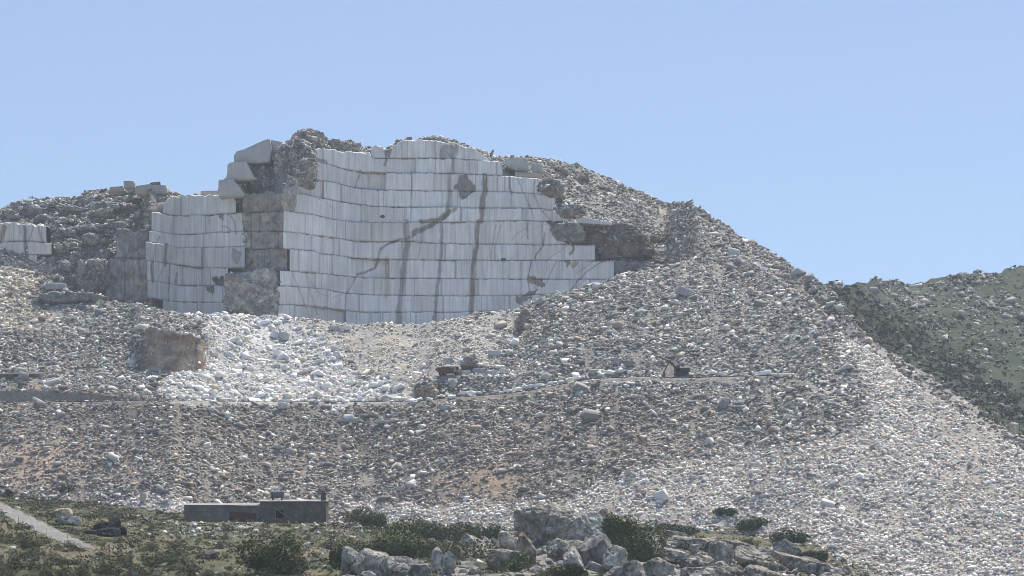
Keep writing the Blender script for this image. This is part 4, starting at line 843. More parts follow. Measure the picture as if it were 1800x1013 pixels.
for k in range(98):
    u = rs_.triangular(610, 1490, 980); v = rs_.uniform(np.interp(u, [600, 760, 900, 1130, 1300, 1500], [930, 945, 940, 945, 952, 1005]), 1030); P0 = hit(u, v); w = rs_.uniform(12, 34) / F * P0.y
    shrub(rs_.choice([0, 3, 6, 0, 3, 6, 2, 5]), P0 - Vector((0, 0, .15)), w, w * rs_.uniform(.4, .6), 'dark green shrub growing between the foreground rocks', 'shrubs between the foreground rocks')
def bush(u, v, w, h, seed, label, cols=DKG, n=7000, dp=None, lumps=12, Y=None, size=.22, name='bush'):
    P0 = hit(u, v) if Y is None else W(u, v, Y); k = P0.y / F
    q = leaves(n, (w * k, dp or w * k * .6, h * k), seed, size, cols, lumps=lumps, hollow=.45); o = link(name, mesh(name, *q), M_foliage); o.location = P0; o.location.z -= .3; return tag(o, label, 'bush')
BCOL = [(.040, .054, .022), (.056, .070, .028), (.075, .088, .036), (.085, .092, .034)]
bush(742, 948, 150, 46, 1, 'widest dark green bush spreading right of the old building', BCOL, 12000)
bush(655, 925, 70, 32, 2, 'smaller dark bush just right of the old building', BCOL, 5000)
bush(705, 978, 185, 42, 3, 'long low dark bush in front of the widest one', BCOL, 12000)
bush(1095, 985, 100, 75, 4, 'tall green bush sloping down right of the big split boulder', [(.045, .066, .022), (.062, .085, .028), (.08, .10, .034)], 12000)
bush(862, 948, 46, 28, 5, 'round dark bush left of the big boulder', BCOL, 3500)
bush(905, 1005, 55, 26, 6, 'bright green low bush below the big boulder', [(.06, .085, .035), (.08, .105, .045)], 3500)
bush(500, 1008, 120, 52, 7, 'large dark bush at the bottom edge below the old building', BCOL, 10000)
bush(600, 1000, 36, 40, 8, 'narrow dark bush between the large bush and the rocks', BCOL, 3000)
bush(1000, 1015, 80, 24, 9, 'dark bush at the bottom edge under the split boulder', BCOL, 4500)
bush(1190, 938, 90, 20, 10, 'dark green thicket at the foot of the scree', [(.034, .046, .026), (.045, .058, .03)], 5000)
bush(1330, 930, 60, 26, 11, 'dark thicket growing among the scree stones', [(.034, .046, .026), (.045, .058, .03)], 4000)
bush(1390, 955, 60, 26, 12, 'dark thicket above the right rock slabs', [(.034, .046, .026), (.045, .058, .03)], 4000)
bush(1270, 905, 40, 14, 13, 'small dark thicket highest among the scree stones', [(.034, .046, .026), (.045, .058, .03)], 2500)
bush(1440, 985, 40, 20, 14, 'small dark thicket at the right end of the slabs', [(.034, .046, .026), (.045, .058, .03)], 2500)
bush(120, 862, 28, 8, 15, 'low dark bush at the foot of the dump on the left', DKG, 1200)
bush(16, 872, 14, 14, 16, 'dark reddish bush at the left edge above the path', [(.05, .04, .03), (.06, .05, .035)], 800)
for k, (u, v, w, h) in enumerate([(160, 402, 24, 14), (178, 396, 16, 12), (128, 395, 18, 12), (205, 360, 16, 10), (226, 362, 10, 8), (120, 445, 22, 16), (140, 450, 16, 14), (70, 395, 14, 10), (100, 360, 12, 8), (190, 420, 20, 12), (150, 436, 18, 12), (75, 508, 12, 8), (142, 520, 10, 7), (215, 346, 14, 8), (235, 345, 12, 7), (96, 372, 12, 8), (112, 428, 16, 12), (60, 350, 10, 6)]):
    shrub((k % 2) * 2 + 3 * (k % 3), hit(u, v), w / F * 840, h / F * 840, 'small dark bush growing on the rocky left hill', 'bushes on the left hill', 'bush', 'bush')
for k in range(26):
    u = 1085 + k * 13.5 + rs_.uniform(-5, 5); v = np.interp(u, US, vR) + rs_.uniform(-1, 3); P0 = hit(u, v + 2.0); w = rs_.uniform(5, 13) / F * P0.y
    shrub(rs_.choice([0, 2, 3, 5, 6, 8]), P0 - Vector((0, 0, .4)), w, w * .55, 'dark low bush on the skyline of the right shoulder', 'bushes along the right skyline', 'bush', 'bush')
for k in range(40):
    u = rs_.uniform(1455, 1795); e = np.interp(u, [1460, 1500, 1560, 1620, 1700, 1800], [505, 560, 605, 640, 690, 760]); v = e - rs_.uniform(8, 46)
    cc = HV[:, int(np.clip((u - 1350) / 5, 0, len(U2) - 1))]; kk = np.nonzero(cc <= v)[0]
    if not len(kk): continue
    P0 = Vector(HP[kk[0], int((u - 1350) / 5)].tolist()); w = rs_.uniform(8, 24) / F * P0.y
    shrub(rs_.choice([0, 3, 6]), P0 - Vector((0, 0, .3)), w, w * .45, 'dark green bush in the gully at the foot of the green hill', 'bushes in the gully', 'bush', 'bush')
# low scrub of the green hill as one mass
sc_ = scatter(CL2, (.035 + .16 * (np.abs(dk + 20) < 38) + .05 * np.clip(c2 * 3, 0, 1)) * front, .7, 2.4, 1.5, 88, pal_b, [0], .3, .2); n = len(sc_['sz']); gg = np.random.default_rng(19); m_ = 14
ctr = np.repeat(sc_['p'], m_, 0); szz = np.repeat(sc_['sz'], m_)[:, None]; off = gg.normal(0, .42, (n * m_, 3)) * szz * np.array((1, 1, .5)); off[:, 2] = np.abs(off[:, 2])
a_ = gg.normal(size=(n * m_, 3)); a_ /= np.linalg.norm(a_, axis=1, keepdims=True); b_ = np.cross(a_, gg.normal(size=(n * m_, 3))); b_ /= np.linalg.norm(b_, axis=1, keepdims=True)
qq = np.stack([ctr + off - a_ * szz * .3, ctr + off - b_ * szz * .22, ctr + off + a_ * szz * .3, ctr + off + b_ * szz * .22], 1)
ccol = pal(gg, n, [(.5, (.026, .036, .024)), (.3, (.036, .044, .028)), (.2, (.055, .058, .036))])
o = link('hill_scrub', mesh('hill_scrub', qq.reshape(-1, 3), np.arange(n * m_ * 4).reshape(-1, 4), np.repeat(ccol, m_ * 4, 0)), M_foliage); tag(o, 'dark low scrub covering the green hill', 'scrub', kind='stuff')
# grass and weeds of the scrub plain as one mass
CLg = cells(GP, GV, np.array(GU), RID, 8, rC, 40)
gr = np.random.default_rng(44); dg = np.where(CLg['u'] < 640, 1.0, .35) * np.clip(.7 + 1.6 * fbm(p3(CLg['u'] / 18, CLg['v'] / 8, 0 * CLg['u']), 61, 3), .05, 2)
tpa = np.interp(CLg['u'], us, top); bta = np.interp(CLg['u'], us, bot); dg = dg * np.where((CLg['u'] < 175) & (CLg['v'] > tpa - 2) & (CLg['v'] < bta + 1), 0, 1)
w_ = CLg['ar'] * dg * CLg['vis']; n = 26000; ii = gr.choice(w_.size, n, p=(w_ / w_.sum()).ravel()); f = gr.random((n, 2))
A, B, D_ = (CLg[k].reshape(-1, 3)[ii] for k in 'ABD'); P = A + (B - A) * f[:, :1] + (D_ - A) * f[:, 1:]
h = gr.uniform(.15, .55, n); dx = gr.normal(0, .22, (n, 2)); wd = gr.uniform(.05, .16, n); an = gr.uniform(0, 6.28, n)
b1 = P + np.stack([np.cos(an) * wd, np.sin(an) * wd, 0 * an - .05], -1); b2 = P - np.stack([np.cos(an) * wd, np.sin(an) * wd, 0 * an + .05], -1); tp_ = P + np.stack([dx[:, 0], dx[:, 1], h], -1)
cg = pal(gr, n, [(.4, (.080, .092, .038)), (.3, (.115, .115, .05)), (.15, (.17, .145, .075)), (.15, (.055, .066, .034))])
o = link('grass', mesh('grass', np.stack([b1, b2, tp_], 1).reshape(-1, 3), np.arange(n * 3).reshape(-1, 3), np.repeat(cg, 3, 0)), M_foliage); tag(o, 'olive grass and weeds on the plain before the dump', 'grass', kind='stuff')
# low ground cover
dgc = np.where(CLg['u'] < 620, 1.0, .55) * np.clip(.75 + 1.5 * fbm(p3(CLg['u'] / 24, CLg['v'] / 9, 0 * CLg['u']), 66, 3), .1, 2) * np.where((CLg['u'] < 175) & (CLg['v'] > tpa - 2) & (CLg['v'] < bta + 1), 0, 1)
sc_ = scatter(CLg, .16 * dgc, .35, 1.5, 1.5, 89, pal_b, [0], .3, .2); n = len(sc_['sz']); m_ = 22
ctr = np.repeat(sc_['p'], m_, 0); szz = np.repeat(sc_['sz'], m_)[:, None]; off = gg.normal(0, .40, (n * m_, 3)) * szz * np.array((1, 1, .5)); off[:, 2] = np.abs(off[:, 2])
a_ = gg.normal(size=(n * m_, 3)); a_ /= np.linalg.norm(a_, axis=1, keepdims=True); b_ = np.cross(a_, gg.normal(size=(n * m_, 3))); b_ /= np.linalg.norm(b_, axis=1, keepdims=True)
qq = np.stack([ctr + off - a_ * szz * .2, ctr + off - b_ * szz * .14, ctr + off + a_ * szz * .2, ctr + off + b_ * szz * .14], 1)
ccol = pal(gg, n, [(.35, (.080, .092, .040)), (.3, (.115, .118, .052)), (.2, (.15, .14, .068)), (.15, (.05, .06, .033))])
o = link('ground_cover', mesh('ground_cover', qq.reshape(-1, 3), np.arange(n * m_ * 4).reshape(-1, 4), np.repeat(ccol, m_ * 4, 0)), M_foliage); tag(o, 'low green and olive cover of herbs and cushions on the plain', 'ground cover', kind='stuff')
# stones lying in the scrub
dst = (.02 + .5 * blob(CLg['u'], CLg['v'], 380, 932, 110, 12) + .25 * blob(CLg['u'], CLg['v'], 600, 925, 60, 20) + .25 * blob(CLg['u'], CLg['v'], 820, 965, 140, 25) + .2 * blob(CLg['u'], CLg['v'], 450, 1005, 80, 14) + .12 * (CLg['u'] > 1100)) * np.where((CLg['u'] < 175) & (CLg['v'] > tpa - 2) & (CLg['v'] < bta + 1), 0, 1)
def pal_s(u, v, r, g): return pal(g, len(u), [(.35, (.56, .55, .53)), (.35, (.40, .39, .37)), (.2, (.26, .255, .25)), (.1, (.45, .38, .30))])
bake('field_stones', scatter(CLg, dst, .3, 1.3, 1.8, 33, pal_s, range(len(ALLT)), .5, .3), 'pale loose stones scattered in the scrub before the old building', 'stones', M_stone)

# ------------------------------------------------------------------ boulders and slabs in front
def fb(u, v, w, h, seed, label, c1=(.24, .235, .23), c2=(.36, .35, .335), stain=None, dY=0, sub=5, **kw):
    P0 = hit(u, min(v + h * .42, 1045)); kw = dict(kw); kw['amp'] = max(kw.get('amp', .16), .12) * 1.2; kw.setdefault('ridg', .2); kw.setdefault('fs', 2.2); kw['ncut'] = kw.get('ncut', 11)
    return rock('boulder', label, 'boulder', u, v + h * .06, w * 1.08, h * 1.15, P0.y + dY, None, seed, np.array(c1) * .78 * np.array((1.03, 1, .93)), np.array(c2) * 1.22 * np.array((1.03, 1, .93)), stain, 6 if w > 38 else sub, **kw)
LG1, LG2 = (.33, .32, .30), (.44, .43, .40)
fb(955, 930, 98, 92, 201, 'biggest grey boulder with brown stained left side behind the others', GR1, LG1, (.27, .20, .16), dY=14, sub=6, amp=.2, ridg=.2, box=.4, fs=2.6)
fb(1038, 930, 88, 62, 202, 'pale topped half of the split boulder leaning right', LG1, LG2, None, dY=8, sub=6, amp=.16, box=.4, lean=16)
fb(1048, 972, 62, 70, 203, 'flat faced boulder darkened as a shaded front under the pale leaning one', (.15, .15, .16), (.20, .20, .205), None, dY=4, amp=.08, box=.7, ncut=5)  # lower front of the split boulder, its shade put into the dark colour
fb(893, 953, 34, 40, 204, 'brown boulder with a pale flat cap', (.25, .195, .155), (.40, .36, .32), None, dY=2, amp=.12)
fb(926, 966, 34, 60, 205, 'upright brown rock between the capped boulder and the big one', (.22, .18, .15), (.31, .265, .225), None, amp=.16)
fb(985, 968, 46, 44, 206, 'grey knobbly boulder below the gap of the split boulder', GR1, LG1, None, amp=.2)
fb(1008, 990, 34, 50, 207, 'small grey boulder beside the dark flat faced one', GR1, LG2, None, amp=.18)
fb(1082, 985, 42, 54, 208, 'pale pointed rock standing before the tall green bush', LG1, LG2, None, amp=.22, box=.2)
fb(1085, 1010, 50, 30, 209, 'dark low rock under the pale pointed one', (.17, .17, .17), GR2, None, amp=.2)
fb(885, 985, 60, 40, 210, 'jumbled brown grey rock left below the capped boulder', (.23, .2, .17), (.36, .33, .30), None, amp=.24, ridg=.3)
fb(1065, 902, 26, 16, 211, 'flat tilted brown slab above the tall green bush', (.33, .28, .24), (.42, .37, .33), None, amp=.1, lean=28)
fb(1018, 908, 40, 14, 212, 'small pale jagged rock on top of the split', LG1, LG2, None, dY=6, amp=.28)
fb(985, 905, 26, 22, 213, 'thin grey slab leaning on the biggest boulder', GR1, LG2, None, dY=6, amp=.2, lean=35)
fb(768, 985, 22, 46, 214, 'rounded upright grey rock left of the pale slabs', GR2, LG2, None, amp=.1, box=.2)
fb(788, 992, 26, 44, 215, 'second upright grey rock with dark shaded front', GR1, LG1, None, amp=.12, box=.3)
fb(800, 972, 60, 26, 216, 'orange tinted pale slab slanting down beside the upright rocks', (.42, .35, .27), (.52, .46, .39), None, amp=.16, lean=30)
fb(835, 955, 50, 20, 217, 'grey slab slanting below the round dark bush', GR2, LG2, None, amp=.14, lean=26)
fb(650, 992, 74, 56, 218, 'dark fronted ribbed rock under the long low bush', (.20, .20, .205), GR2, None, sub=6, amp=.2, ridg=.5)
fb(695, 1000, 60, 44, 219, 'dark smooth rock right of the ribbed rock', (.18, .18, .185), GR2, None, amp=.12)
fb(615, 990, 40, 60, 220, 'mottled grey brown rock left of the ribbed rock', (.22, .205, .185), LG1, None, amp=.22, ridg=.3)
fb(738, 1006, 44, 32, 221, 'small dark rock at the bottom edge left of the upright rocks', (.17, .17, .17), GR2, None, amp=.2)
SL = [(1165, 975, 90, 34, 16), (1155, 1000, 60, 40, 22), (1210, 955, 60, 24, 10), (1250, 962, 60, 34, 5), (1268, 975, 44, 46, 0), (1225, 990, 60, 34, 12), (1300, 965, 70, 30, 20), (1335, 985, 90, 36, 24), (1240, 1008, 70, 30, 8), (1290, 1005, 60, 28, 14), (1385, 965, 50, 30, 20), (1395, 990, 80, 30, 22), (1440, 1000, 70, 30, 24), (1115, 1005, 40, 40, 10), (1350, 1012, 80, 26, 16), (1185, 940, 50, 14, 6), (1130, 955, 40, 16, 25)]
pos_ = ['leftmost long', 'broad lower left', 'thin upper left', 'bumpy upper middle', 'dark fronted middle', 'stepped lower middle', 'slanting upper right of the middle', 'long pale slanting', 'lowest middle', 'small lowest right of the middle', 'humped grey', 'long right hand', 'rightmost', 'pointed left end', 'bottom edge right hand', 'topmost thin', 'tilted uppermost left']
for k, (u, v, w, h, ln) in enumerate(SL):
    fb(u, v, w, h, 230 + k, pos_[k] + ' rock slab of the ledges below the scree', (.20, .195, .18), (.38, .355, .32), (.15, .15, .12), sub=6, amp=.2, ridg=.35, box=.5, lean=ln)
fb(108, 903, 34, 18, 260, 'cream coloured boulder beside the gravel path', (.44, .38, .28), (.56, .50, .40), None, amp=.14)
fb(120, 916, 40, 18, 261, 'grey broken boulder below the cream one', (.30, .295, .285), (.42, .41, .39), None, amp=.2)
for k, (u, v, w, h) in enumerate([(176, 926, 26, 22), (200, 922, 22, 26), (190, 936, 40, 18), (160, 936, 30, 8), (214, 934, 16, 18)]):
    fb(u, v, w, h, 270 + k, ['left upright', 'tallest', 'lowest', 'long flat', 'right hand'][k] + ' blackened rock in the burnt looking pile by the path', (.022, .023, .028), (.045, .045, .055), None, amp=.26, ridg=.3)
fb(372, 976, 26, 18, 280, 'dark rock half hidden in the scrub below the old building', (.11, .11, .11), (.26, .25, .24), None, amp=.2)
fb(1782, 752, 22, 20, 281, 'rounded pale boulder at the right edge where scree meets the green hill', (.38, .35, .31), (.46, .43, .38), None, dY=3, amp=.08, box=.2)
fb(1752, 738, 16, 26, 282, 'brown grey rock behind the scree edge at the right', (.24, .21, .19), (.33, .29, .26), None, dY=3, amp=.18)
fb(1698, 665, 18, 10, 283, 'brown rock just above the scree edge on the right', (.22, .19, .18), (.31, .28, .26), None, dY=4, amp=.2)

fr_ = scatter(CLg, .05 * (CLg['u'] > 600) * (CLg['u'] < 1500) * (CLg['v'] > np.interp(CLg['u'], [600, 760, 900, 1130, 1300, 1500], [958, 950, 940, 945, 955, 1005])), 1.0, 3.2, 1.5, 77, pal_b, range(26), .5, .3)
LRK = []
for k in range(10):
    q = np.random.default_rng(600 + k); V, Fc = rock_shape((1, q.uniform(.7, .95), q.uniform(.5, .85)), 600 + k, 4, .35, 10, .22, .25, 2.4); f_ = q.uniform(.85, 1.15)
    n_ = np.clip(.5 + 2 * fbm(V * 4 + k, 640 + k, 4), 0, 1)[:, None]; m = mesh('rock_shape', V, Fc, (np.array((.20, .188, .165)) * (1 - n_) + np.array((.42, .395, .355)) * n_) * f_); m.materials.append(M_rock); LRK.append(m)
for i in np.argsort(-fr_['sz'])[:190]:
    lf = fr_['u'][i] < 880; S = {k: a[[i]] for k, a in fr_.items()}; S['t'] = np.array([int(i) % 10]); S['s'] = S['s'] * .95
    single(S, 0, 'loose_rock', 'weathered grey rock among the bushes and ribbed rocks at the bottom middle' if lf else 'weathered grey rock lying among the boulders and ledges below the scree', 'rock', 'rocks among the bushes' if lf else 'rocks among the ledges', M_rock, LRK)
rock(OUT, 'dark crumbling bank below the upper terrace at the left edge', 'rock outcrop', 50, 659, 140, 13, None, 5, 291, (.13, .12, .105), (.22, .205, .185), None, amp=.2)

# ------------------------------------------------------------------ small hard-surface builders
def bm_obj(name, parts, mat, parent, smooth=False):
    "parts: list of (kind, args); local metres"
    bm = bmesh.new()
    for kind, a in parts:
        n0 = set(bm.verts)
        if kind == 'box':
            (x0, y0, z0), (x1, y1, z1) = a[:2]; bmesh.ops.create_cube(bm, size=1); nv = [q for q in bm.verts if q not in n0]
            bmesh.ops.scale(bm, vec=(x1 - x0, y1 - y0, z1 - z0), verts=nv); bmesh.ops.translate(bm, vec=((x0 + x1) / 2, (y0 + y1) / 2, (z0 + z1) / 2), verts=nv)
            bv = a[2] if len(a) > 2 else .03
            bmesh.ops.bevel(bm, geom=list({e for q in nv for e in q.link_edges}), offset=bv, segments=1, affect='EDGES')
        elif kind == 'cyl':
            p, q, r_, sg = a; p, q = Vector(p), Vector(q); d = q - p; M = Matrix.Translation((p + q) / 2) @ d.to_track_quat('Z', 'Y').to_matrix().to_4x4()
            bmesh.ops.create_cone(bm, cap_ends=True, segments=sg, radius1=r_, radius2=r_, depth=d.length, matrix=M)
        elif kind == 'poly':                       # outline in x,z extruded along y
            pts, y0, y1 = a; f_ = [bm.verts.new((x, y0, z_)) for x, z_ in pts]; b_ = [bm.verts.new((x, y1, z_)) for x, z_ in pts]
            bm.faces.new(f_); bm.faces.new(b_[::-1]); n = len(pts)
            for i in range(n): bm.faces.new((f_[i], b_[i], b_[(i + 1) % n], f_[(i + 1) % n]))
        elif kind == 'slab':                       # roof slab rising towards the back
            ax, bx, ay, by, z_, th, rise = a; P_ = [(x, y, z_ + zz + (rise if y == by else 0)) for zz in (0, th) for x, y in ((ax, ay), (bx, ay), (bx, by), (ax, by))]
            q = [bm.verts.new(p) for p in P_]
            for f_ in ((3, 2, 1, 0), (4, 5, 6, 7), (0, 1, 5, 4), (1, 2, 6, 5), (2, 3, 7, 6), (3, 0, 4, 7)): bm.faces.new([q[i] for i in f_])
        elif kind == 'beam':
            p, q, w, h = a; p, q = Vector(p), Vector(q); d = q - p; bmesh.ops.create_cube(bm, size=1); nv = [x for x in bm.verts if x not in n0]
            bmesh.ops.scale(bm, vec=(w, h, d.length), verts=nv); bmesh.ops.transform(bm, matrix=Matrix.Translation((p + q) / 2) @ d.to_track_quat('Z', 'Y').to_matrix().to_4x4(), verts=nv)
    bmesh.ops.recalc_face_normals(bm, faces=bm.faces)
    me = bpy.data.meshes.new(name); bm.to_mesh(me); bm.free(); me.materials.append(mat)
    if smooth:
        for p in me.polygons: p.use_smooth = True
    return link(name, me, None, parent)
M_rust = flat_mat('rusty_steel', (.15, .075, .045), .8, ((1.2, .6, 1.4), (5, .8, 1.2)))
M_dark = flat_mat('dark_steel', (.05, .045, .045), .7, ((2, .7, 1.3),))
M_tyre = flat_mat('worn_tyre', (.035, .034, .034), .95, ((3, .8, 1.3),))
M_rim = flat_mat('dusty_rim', (.16, .13, .10), .8, ((3, .8, 1.2),))
M_redarm = flat_mat('red_brown_paint', (.16, .055, .045), .7, ((1.5, .6, 1.4),))
M_glass = flat_mat('dusty_glass', (.05, .055, .065), .25, ((2, .9, 1.1),))
M_cab = flat_mat('faded_cab_paint', (.36, .27, .20), .75, ((2, .75, 1.2),))

# the dump truck (faces right)
P0 = hit(786, 661); T = link('dump_truck', None, None, None, P0 + Vector((0, 1.6, .15))); tag(T, 'rusty brown dump truck loaded with stone parked on the terrace', 'truck'); T.rotation_euler = (0, 0, math.radians(4))
k = P0.y / F; L = 38 * k                                  # about seven metres
bm_obj('chassis', [('box', ((-2.6, -.9, .75), (3.1, .9, 1.05)))], M_dark, T)
bm_obj('dump_bed', [('poly', ([(-3.75, 1.95), (-2.7, 1.15), (1.9, 1.15), (2.15, 2.75), (2.05, 2.75), (-2.9, 2.35)], -1.35, -1.2)), ('poly', ([(-3.75, 1.95), (-2.7, 1.15), (1.9, 1.15), (2.15, 2.75), (2.05, 2.75), (-2.9, 2.35)], 1.2, 1.35)), ('box', ((-2.7, -1.2, 1.1), (1.9, 1.2, 1.3))), ('box', ((1.85, -1.2, 1.15), (2.1, 1.2, 2.8)))] + [('box', ((x, -1.43, 1.2), (x + .12, -1.34, 2.35), .01)) for x in (-2.2, -1.5, -.8, -.1, .6, 1.3)], M_rust, T)
cabo = bm_obj('cab', [('poly', ([(2.25, .9), (3.7, .9), (3.75, 1.6), (3.35, 2.75), (2.25, 2.75)], -1.15, 1.15)), ('box', ((3.7, -1.0, .6), (3.95, 1.0, 1.1)))], M_cab, T)
bm_obj('window', [('poly', ([(2.45, 1.75), (3.45, 1.75), (3.2, 2.5), (2.45, 2.5)], -1.19, -1.155))], M_glass, cabo)
for x in (-1.9, -.75, 2.75):
    for sy in (-1, 1):
        wl = bm_obj('wheel', [('cyl', ((x, sy * 1.25, .62), (x, sy * .75, .62), .62, 20))], M_tyre, T); bm_obj('rim', [('cyl', ((x, sy * 1.29, .62), (x, sy * 1.2, .62), .32, 14))], M_rim, wl)
lr = np.random.default_rng(9); n = 46
S = dict(p=np.stack([lr.uniform(-2.9, 1.7, n), lr.uniform(-1.0, 1.0, n), lr.uniform(2.15, 2.85, n)], -1) + np.array(T.location), s=np.ones((n, 3)) * lr.uniform(.5, 1.25, (n, 1)), R=euler_mats(n, lr, .5), t=lr.choice(26, n), c=pal(lr, n, [(.6, (.55, .54, .52)), (.4, (.40, .37, .33))]))
bake('stone_load', S, 'broken pale stone heaped in the truck bed', 'stone load', M_stone)
rock('boulder', 'rounded grey boulder resting behind the tail of the truck load', 'boulder', 776, 641, 14, 9, P0.y + 4.5, 2, 71, (.30, .295, .29), (.40, .39, .38), None, sub=4, box=.2, amp=.08)
rock('boulder', 'larger pale slab leaning on the slope above the truck', 'boulder', 786, 633, 22, 12, P0.y + 7, 2, 72, (.42, .43, .44), (.52, .52, .53), None, sub=4, box=.6, amp=.1, lean=-30)

# the digger (faces left)
P0 = hit(1196, 661); E = link('excavator', None, None, None, P0 + Vector((0, 1.2, .1))); tag(E, 'dark tracked excavator with bent red brown arm reaching down left', 'excavator')
for sy in (-1, 1):
    tr = bm_obj('track', [('poly', ([(-1.9, .25), (-1.6, 0), (1.6, 0), (1.9, .25), (1.9, .6), (1.6, .85), (-1.6, .85), (-1.9, .6)], sy * 1.35 - .28, sy * 1.35 + .28))], M_tyre, E)
    bm_obj('track_wheel', [('cyl', ((x, sy * 1.35 - .31, .43), (x, sy * 1.35 + .31, .43), .3, 14)) for x in (-1.45, -.5, .5, 1.45)], M_dark, tr)
bm_obj('turntable', [('cyl', ((0, 0, .8), (0, 0, 1.1), .9, 20))], M_dark, E)
bm_obj('engine_housing', [('box', ((-1.2, -1.25, 1.1), (2.5, 1.25, 2.2), .1)), ('box', ((1.7, -1.3, 1.05), (2.85, 1.3, 2.35), .15)), ('cyl', ((1.2, .5, 2.2), (1.2, .5, 2.7), .1, 10))], M_dark, E)
cb = bm_obj('cab', [('poly', ([(-1.75, 1.15), (-.2, 1.15), (-.2, 2.95), (-1.2, 2.95), (-1.75, 2.2)], -1.25, -.25))], M_dark, E)
bm_obj('window', [('poly', ([(-1.5, 2.15), (-.4, 2.15), (-.4, 2.8), (-1.15, 2.8)], -1.29, -1.26))], M_glass, cb)
bm_obj('boom', [('poly', ([(-.9, 1.3), (-.5, 1.7), (-2.2, 3.9), (-2.9, 4.25), (-3.1, 3.95), (-2.6, 3.5)], -.02, .36)), ('cyl', ((-1.0, .17, 1.5), (-2.2, .17, 3.2), .09, 10))], M_redarm, E)
bm_obj('arm', [('poly', ([(-2.75, 4.5), (-2.55, 4.1), (-3.35, 3.3), (-4.55, .95), (-4.85, 1.05), (-3.75, 3.4)], .02, .32)), ('cyl', ((-2.5, .17, 4.3), (-3.5, .17, 3.9), .08, 10))], M_redarm, E)
bm_obj('bucket', [('poly', ([(-4.95, 1.2), (-4.45, 1.1), (-4.15, .55), (-4.3, .05), (-5.0, -.05), (-5.25, .3), (-4.85, .45)], -.4, .75))], M_rust, E)

# ------------------------------------------------------------------ the old building
M_wall = flat_mat('weathered_render', (.135, .118, .098), .95, ((.35, .55, 1.4), (1.6, .6, 1.35), (6, .7, 1.25)), bumps=(.5, .1))
M_wall2 = flat_mat('weathered_concrete', (.160, .150, .138), .95, ((.35, .6, 1.35), (1.6, .65, 1.3), (6, .75, 1.2)), bumps=(.5, .1))
M_roof = flat_mat('pale_concrete_roof', (.46, .44, .41), .9, ((.8, .55, 1.15), (3, .7, 1.1)))
M_rustp = flat_mat('rusty_sheet', (.085, .048, .036), .9, ((1.2, .6, 1.4),))
M_void = flat_mat('room_shade_black', (.015, .015, .016), 1, ((1, .9, 1.1),))  # near-black, imitates the shade inside the window opening
M_wood = flat_mat('grey_timber', (.22, .20, .18), .9, ((2, .8, 1.2),))
HYc = 505.0; hk = HYc / F
P0 = W(448, 918, HYc); H = link('stone_building', None, None, None, P0); tag(H, 'derelict long low building with flat pale roof at the foot of the dump', 'building')
def hx(u): return (u - 448) * hk
def hz(v): return (918 - v) * hk
x0, x1, zt = hx(457), hx(573), hz(882); wx0, wx1, wz0, wz1 = hx(485), hx(498.5), hz(911), hz(896); dp = 7.0; zb = -1.2
mw = bm_obj('wall', [('box', ((x0, 0, zb), (wx0, .45, zt))), ('box', ((wx1, 0, zb), (x1, .45, zt))), ('box', ((wx0, 0.001, zb), (wx1, .449, wz0), .001)), ('box', ((wx0, 0.001, wz1), (wx1, .449, zt - .002), .001)),
                ('box', ((x0, dp - .45, zb), (x1, dp, zt))), ('box', ((x0 + .002, .45, zb), (x0 + .45, dp - .45, zt - .003))), ('box', ((x1 - .45, .45, zb), (x1 - .002, dp - .45, zt - .003)))], M_wall, H)
bm_obj('roof', [('slab', (x0 - .35, x1 + .25, -.35, dp + .4, zt + .003, .18, .42))], M_roof, H)
wn_ = bm_obj('window', [('box', ((wx0 - .1, -.05, wz1), (wx1 + .1, .1, wz1 + .14), .02)), ('box', ((wx0 - .12, -.05, wz0), (wx0, .1, wz1), .02)), ('box', ((wx1, -.05, wz0), (wx1 + .12, .1, wz1), .02))], M_wood, H)
bm_obj('sill', [('box', ((wx0 - .25, -.14, wz0 - .16), (wx1 + .25, .12, wz0 - .003), .02))], M_wall2, wn_)
bm_obj('shade_panel', [('box', ((wx0 - .6, 2.0, wz0 - .6), (wx1 + .6, 2.1, wz1 + .4), .01))], M_void, H)  # thin black sheet added behind the window in place of interior shade
bm_obj('chimney', [('box', ((hx(563.5), .6, zt - .003), (hx(572), 1.7, hz(868)), .05)), ('box', ((hx(562.5), .5, hz(868)), (hx(573), 1.8, hz(866)), .05)), ('box', ((hx(564.5), .7, hz(866)), (hx(571), 1.6, hz(862.5)), .06))], M_wall, H)
wg0, wg1 = hx(323), x0 - .003; zw = hz(889)
bm_obj('wing', [('poly', ([(wg0, -1.2), (wg1, -1.2), (wg1, hz(889.5)), (wg0, hz(887))], .5, .95)), ('box', ((wg0, .95, -1.2), (wg0 + .45, 5.5, zw))), ('box', ((wg0, 5.5, -1.2), (wg1, 5.95, zw)))] + [('box', ((hx(u) - .05, .44, -1.2), (hx(u) + .05, .5, zw - .1), .01)) for u in (340, 358, 387, 440)], M_wall2, H)
bm_obj('wing_roof', [('slab', (wg0 - .25, wg1 - .003, .2, 6.2, zw + .06, .15, .40))], M_roof, H)
bm_obj('rust_panel', [('poly', ([(hx(402), hz(917)), (hx(450), hz(917)), (hx(449), hz(902)), (hx(404), hz(899.5))], .38, .47))], M_rustp, H)  # rusty sheet panel on the wing front, not an opening
tag(bm_obj('timber_beam', [('beam', ((hx(481), -.35, hz(892)), (hx(514), -.55, hz(914)), .18, .16))], M_wood, None), 'grey timber leaning across the dark window of the old building', 'beam').location = P0
TK = link('water_tank', None, None, None, P0 + Vector((hx(485), 3.2, hz(880) + .62))); tag(TK, 'dark cylindrical water tank lying on the flat roof', 'water tank')
bm_obj('tank_body', [('cyl', ((-1.45, 0, .8), (1.45, 0, .8), .78, 24))], flat_mat('tank_plastic', (.12, .125, .135), .6), TK)
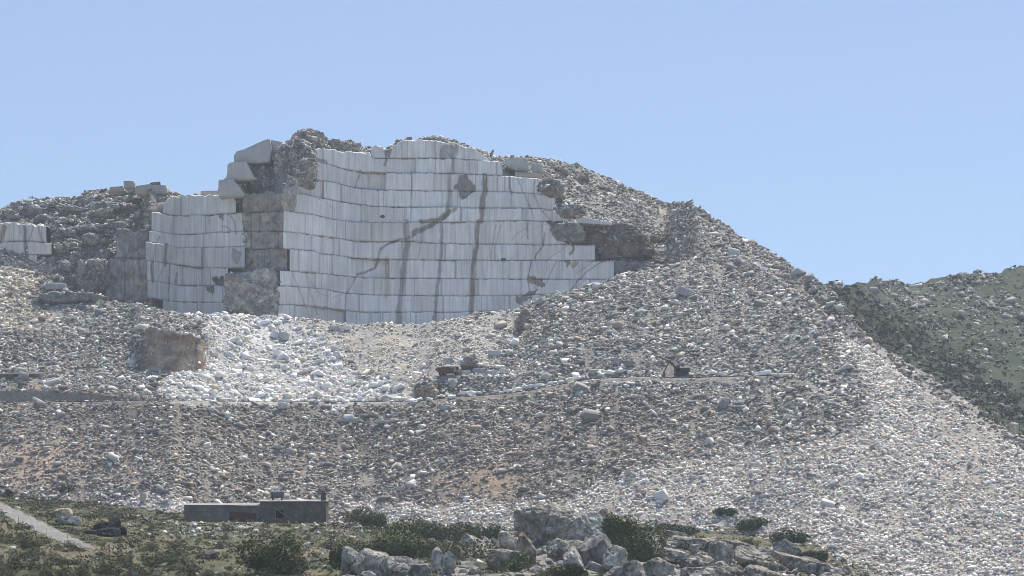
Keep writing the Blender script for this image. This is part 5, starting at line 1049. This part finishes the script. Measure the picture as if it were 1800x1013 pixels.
bm_obj('band', [('cyl', ((x, 0, .8), (x + .12, 0, .8), .82, 24)) for x in (-1.0, -.05, .9)], M_dark, TK)
bm_obj('cradle', [('box', ((-1.1, -.6, -.5), (-.8, .6, .25))), ('box', ((.8, -.6, -.5), (1.1, .6, .25)))], M_dark, TK)
block(449, 919.5, 26, 2.6, 1.0, 'bright white slab lying on the grass before the old building', (.74, .73, .70), Y=501, rz=-4, name='marble_slab', cat='marble slab')
block(627, 921, 4, 10, .5, 'thin white slab leaning on the ground right of the old building', (.66, .65, .62), tiltd=40, rz=10, name='marble_slab', cat='marble slab')
block(540, 958, 17, 5, .9, 'white slab lying in the scrub right below the old building', (.68, .66, .62), tiltd=-14, rz=20, name='marble_slab', cat='marble slab')
# fence posts beside the path
for (u, v) in [(32, 921), (56, 931), (82, 941), (118, 953)]:
    p = hit(u, v); po = bm_obj('fence_post', [('cyl', ((0, 0, -.3), (.05, 0, 1.25), .05, 8)), ('cyl', ((.05, 0, 1.25), (.05, 0, 1.32), .065, 8))], M_wood, None); po.location = p; tag(po, 'thin weathered fence post at the lower side of the gravel path', 'fence post', 'fence posts along the path')

# ------------------------------------------------------------------ the air between
HZ_ = 0.00013
bm = bmesh.new(); bmesh.ops.create_cube(bm, size=1); bmesh.ops.scale(bm, vec=(2600, 1900, 440), verts=bm.verts); bmesh.ops.translate(bm, vec=(0, 800, 144), verts=bm.verts)
me = bpy.data.meshes.new('haze'); bm.to_mesh(me); bm.free()
mh = bpy.data.materials.new('haze_air'); mh.use_nodes = True; nt = mh.node_tree; nt.nodes.remove(nt.nodes['Principled BSDF'])
pv = nt.nodes.new('ShaderNodeVolumePrincipled'); pv.inputs['Color'].default_value = (.80, .86, .95, 1); pv.inputs['Density'].default_value = HZ_; pv.inputs['Anisotropy'].default_value = 0.2
nt.links.new(pv.outputs[0], nt.nodes['Material Output'].inputs['Volume']); me.materials.append(mh)
HAZE = True
if HAZE: tag(link('haze', me), 'thin pale summer haze in the air', 'haze', kind='stuff')
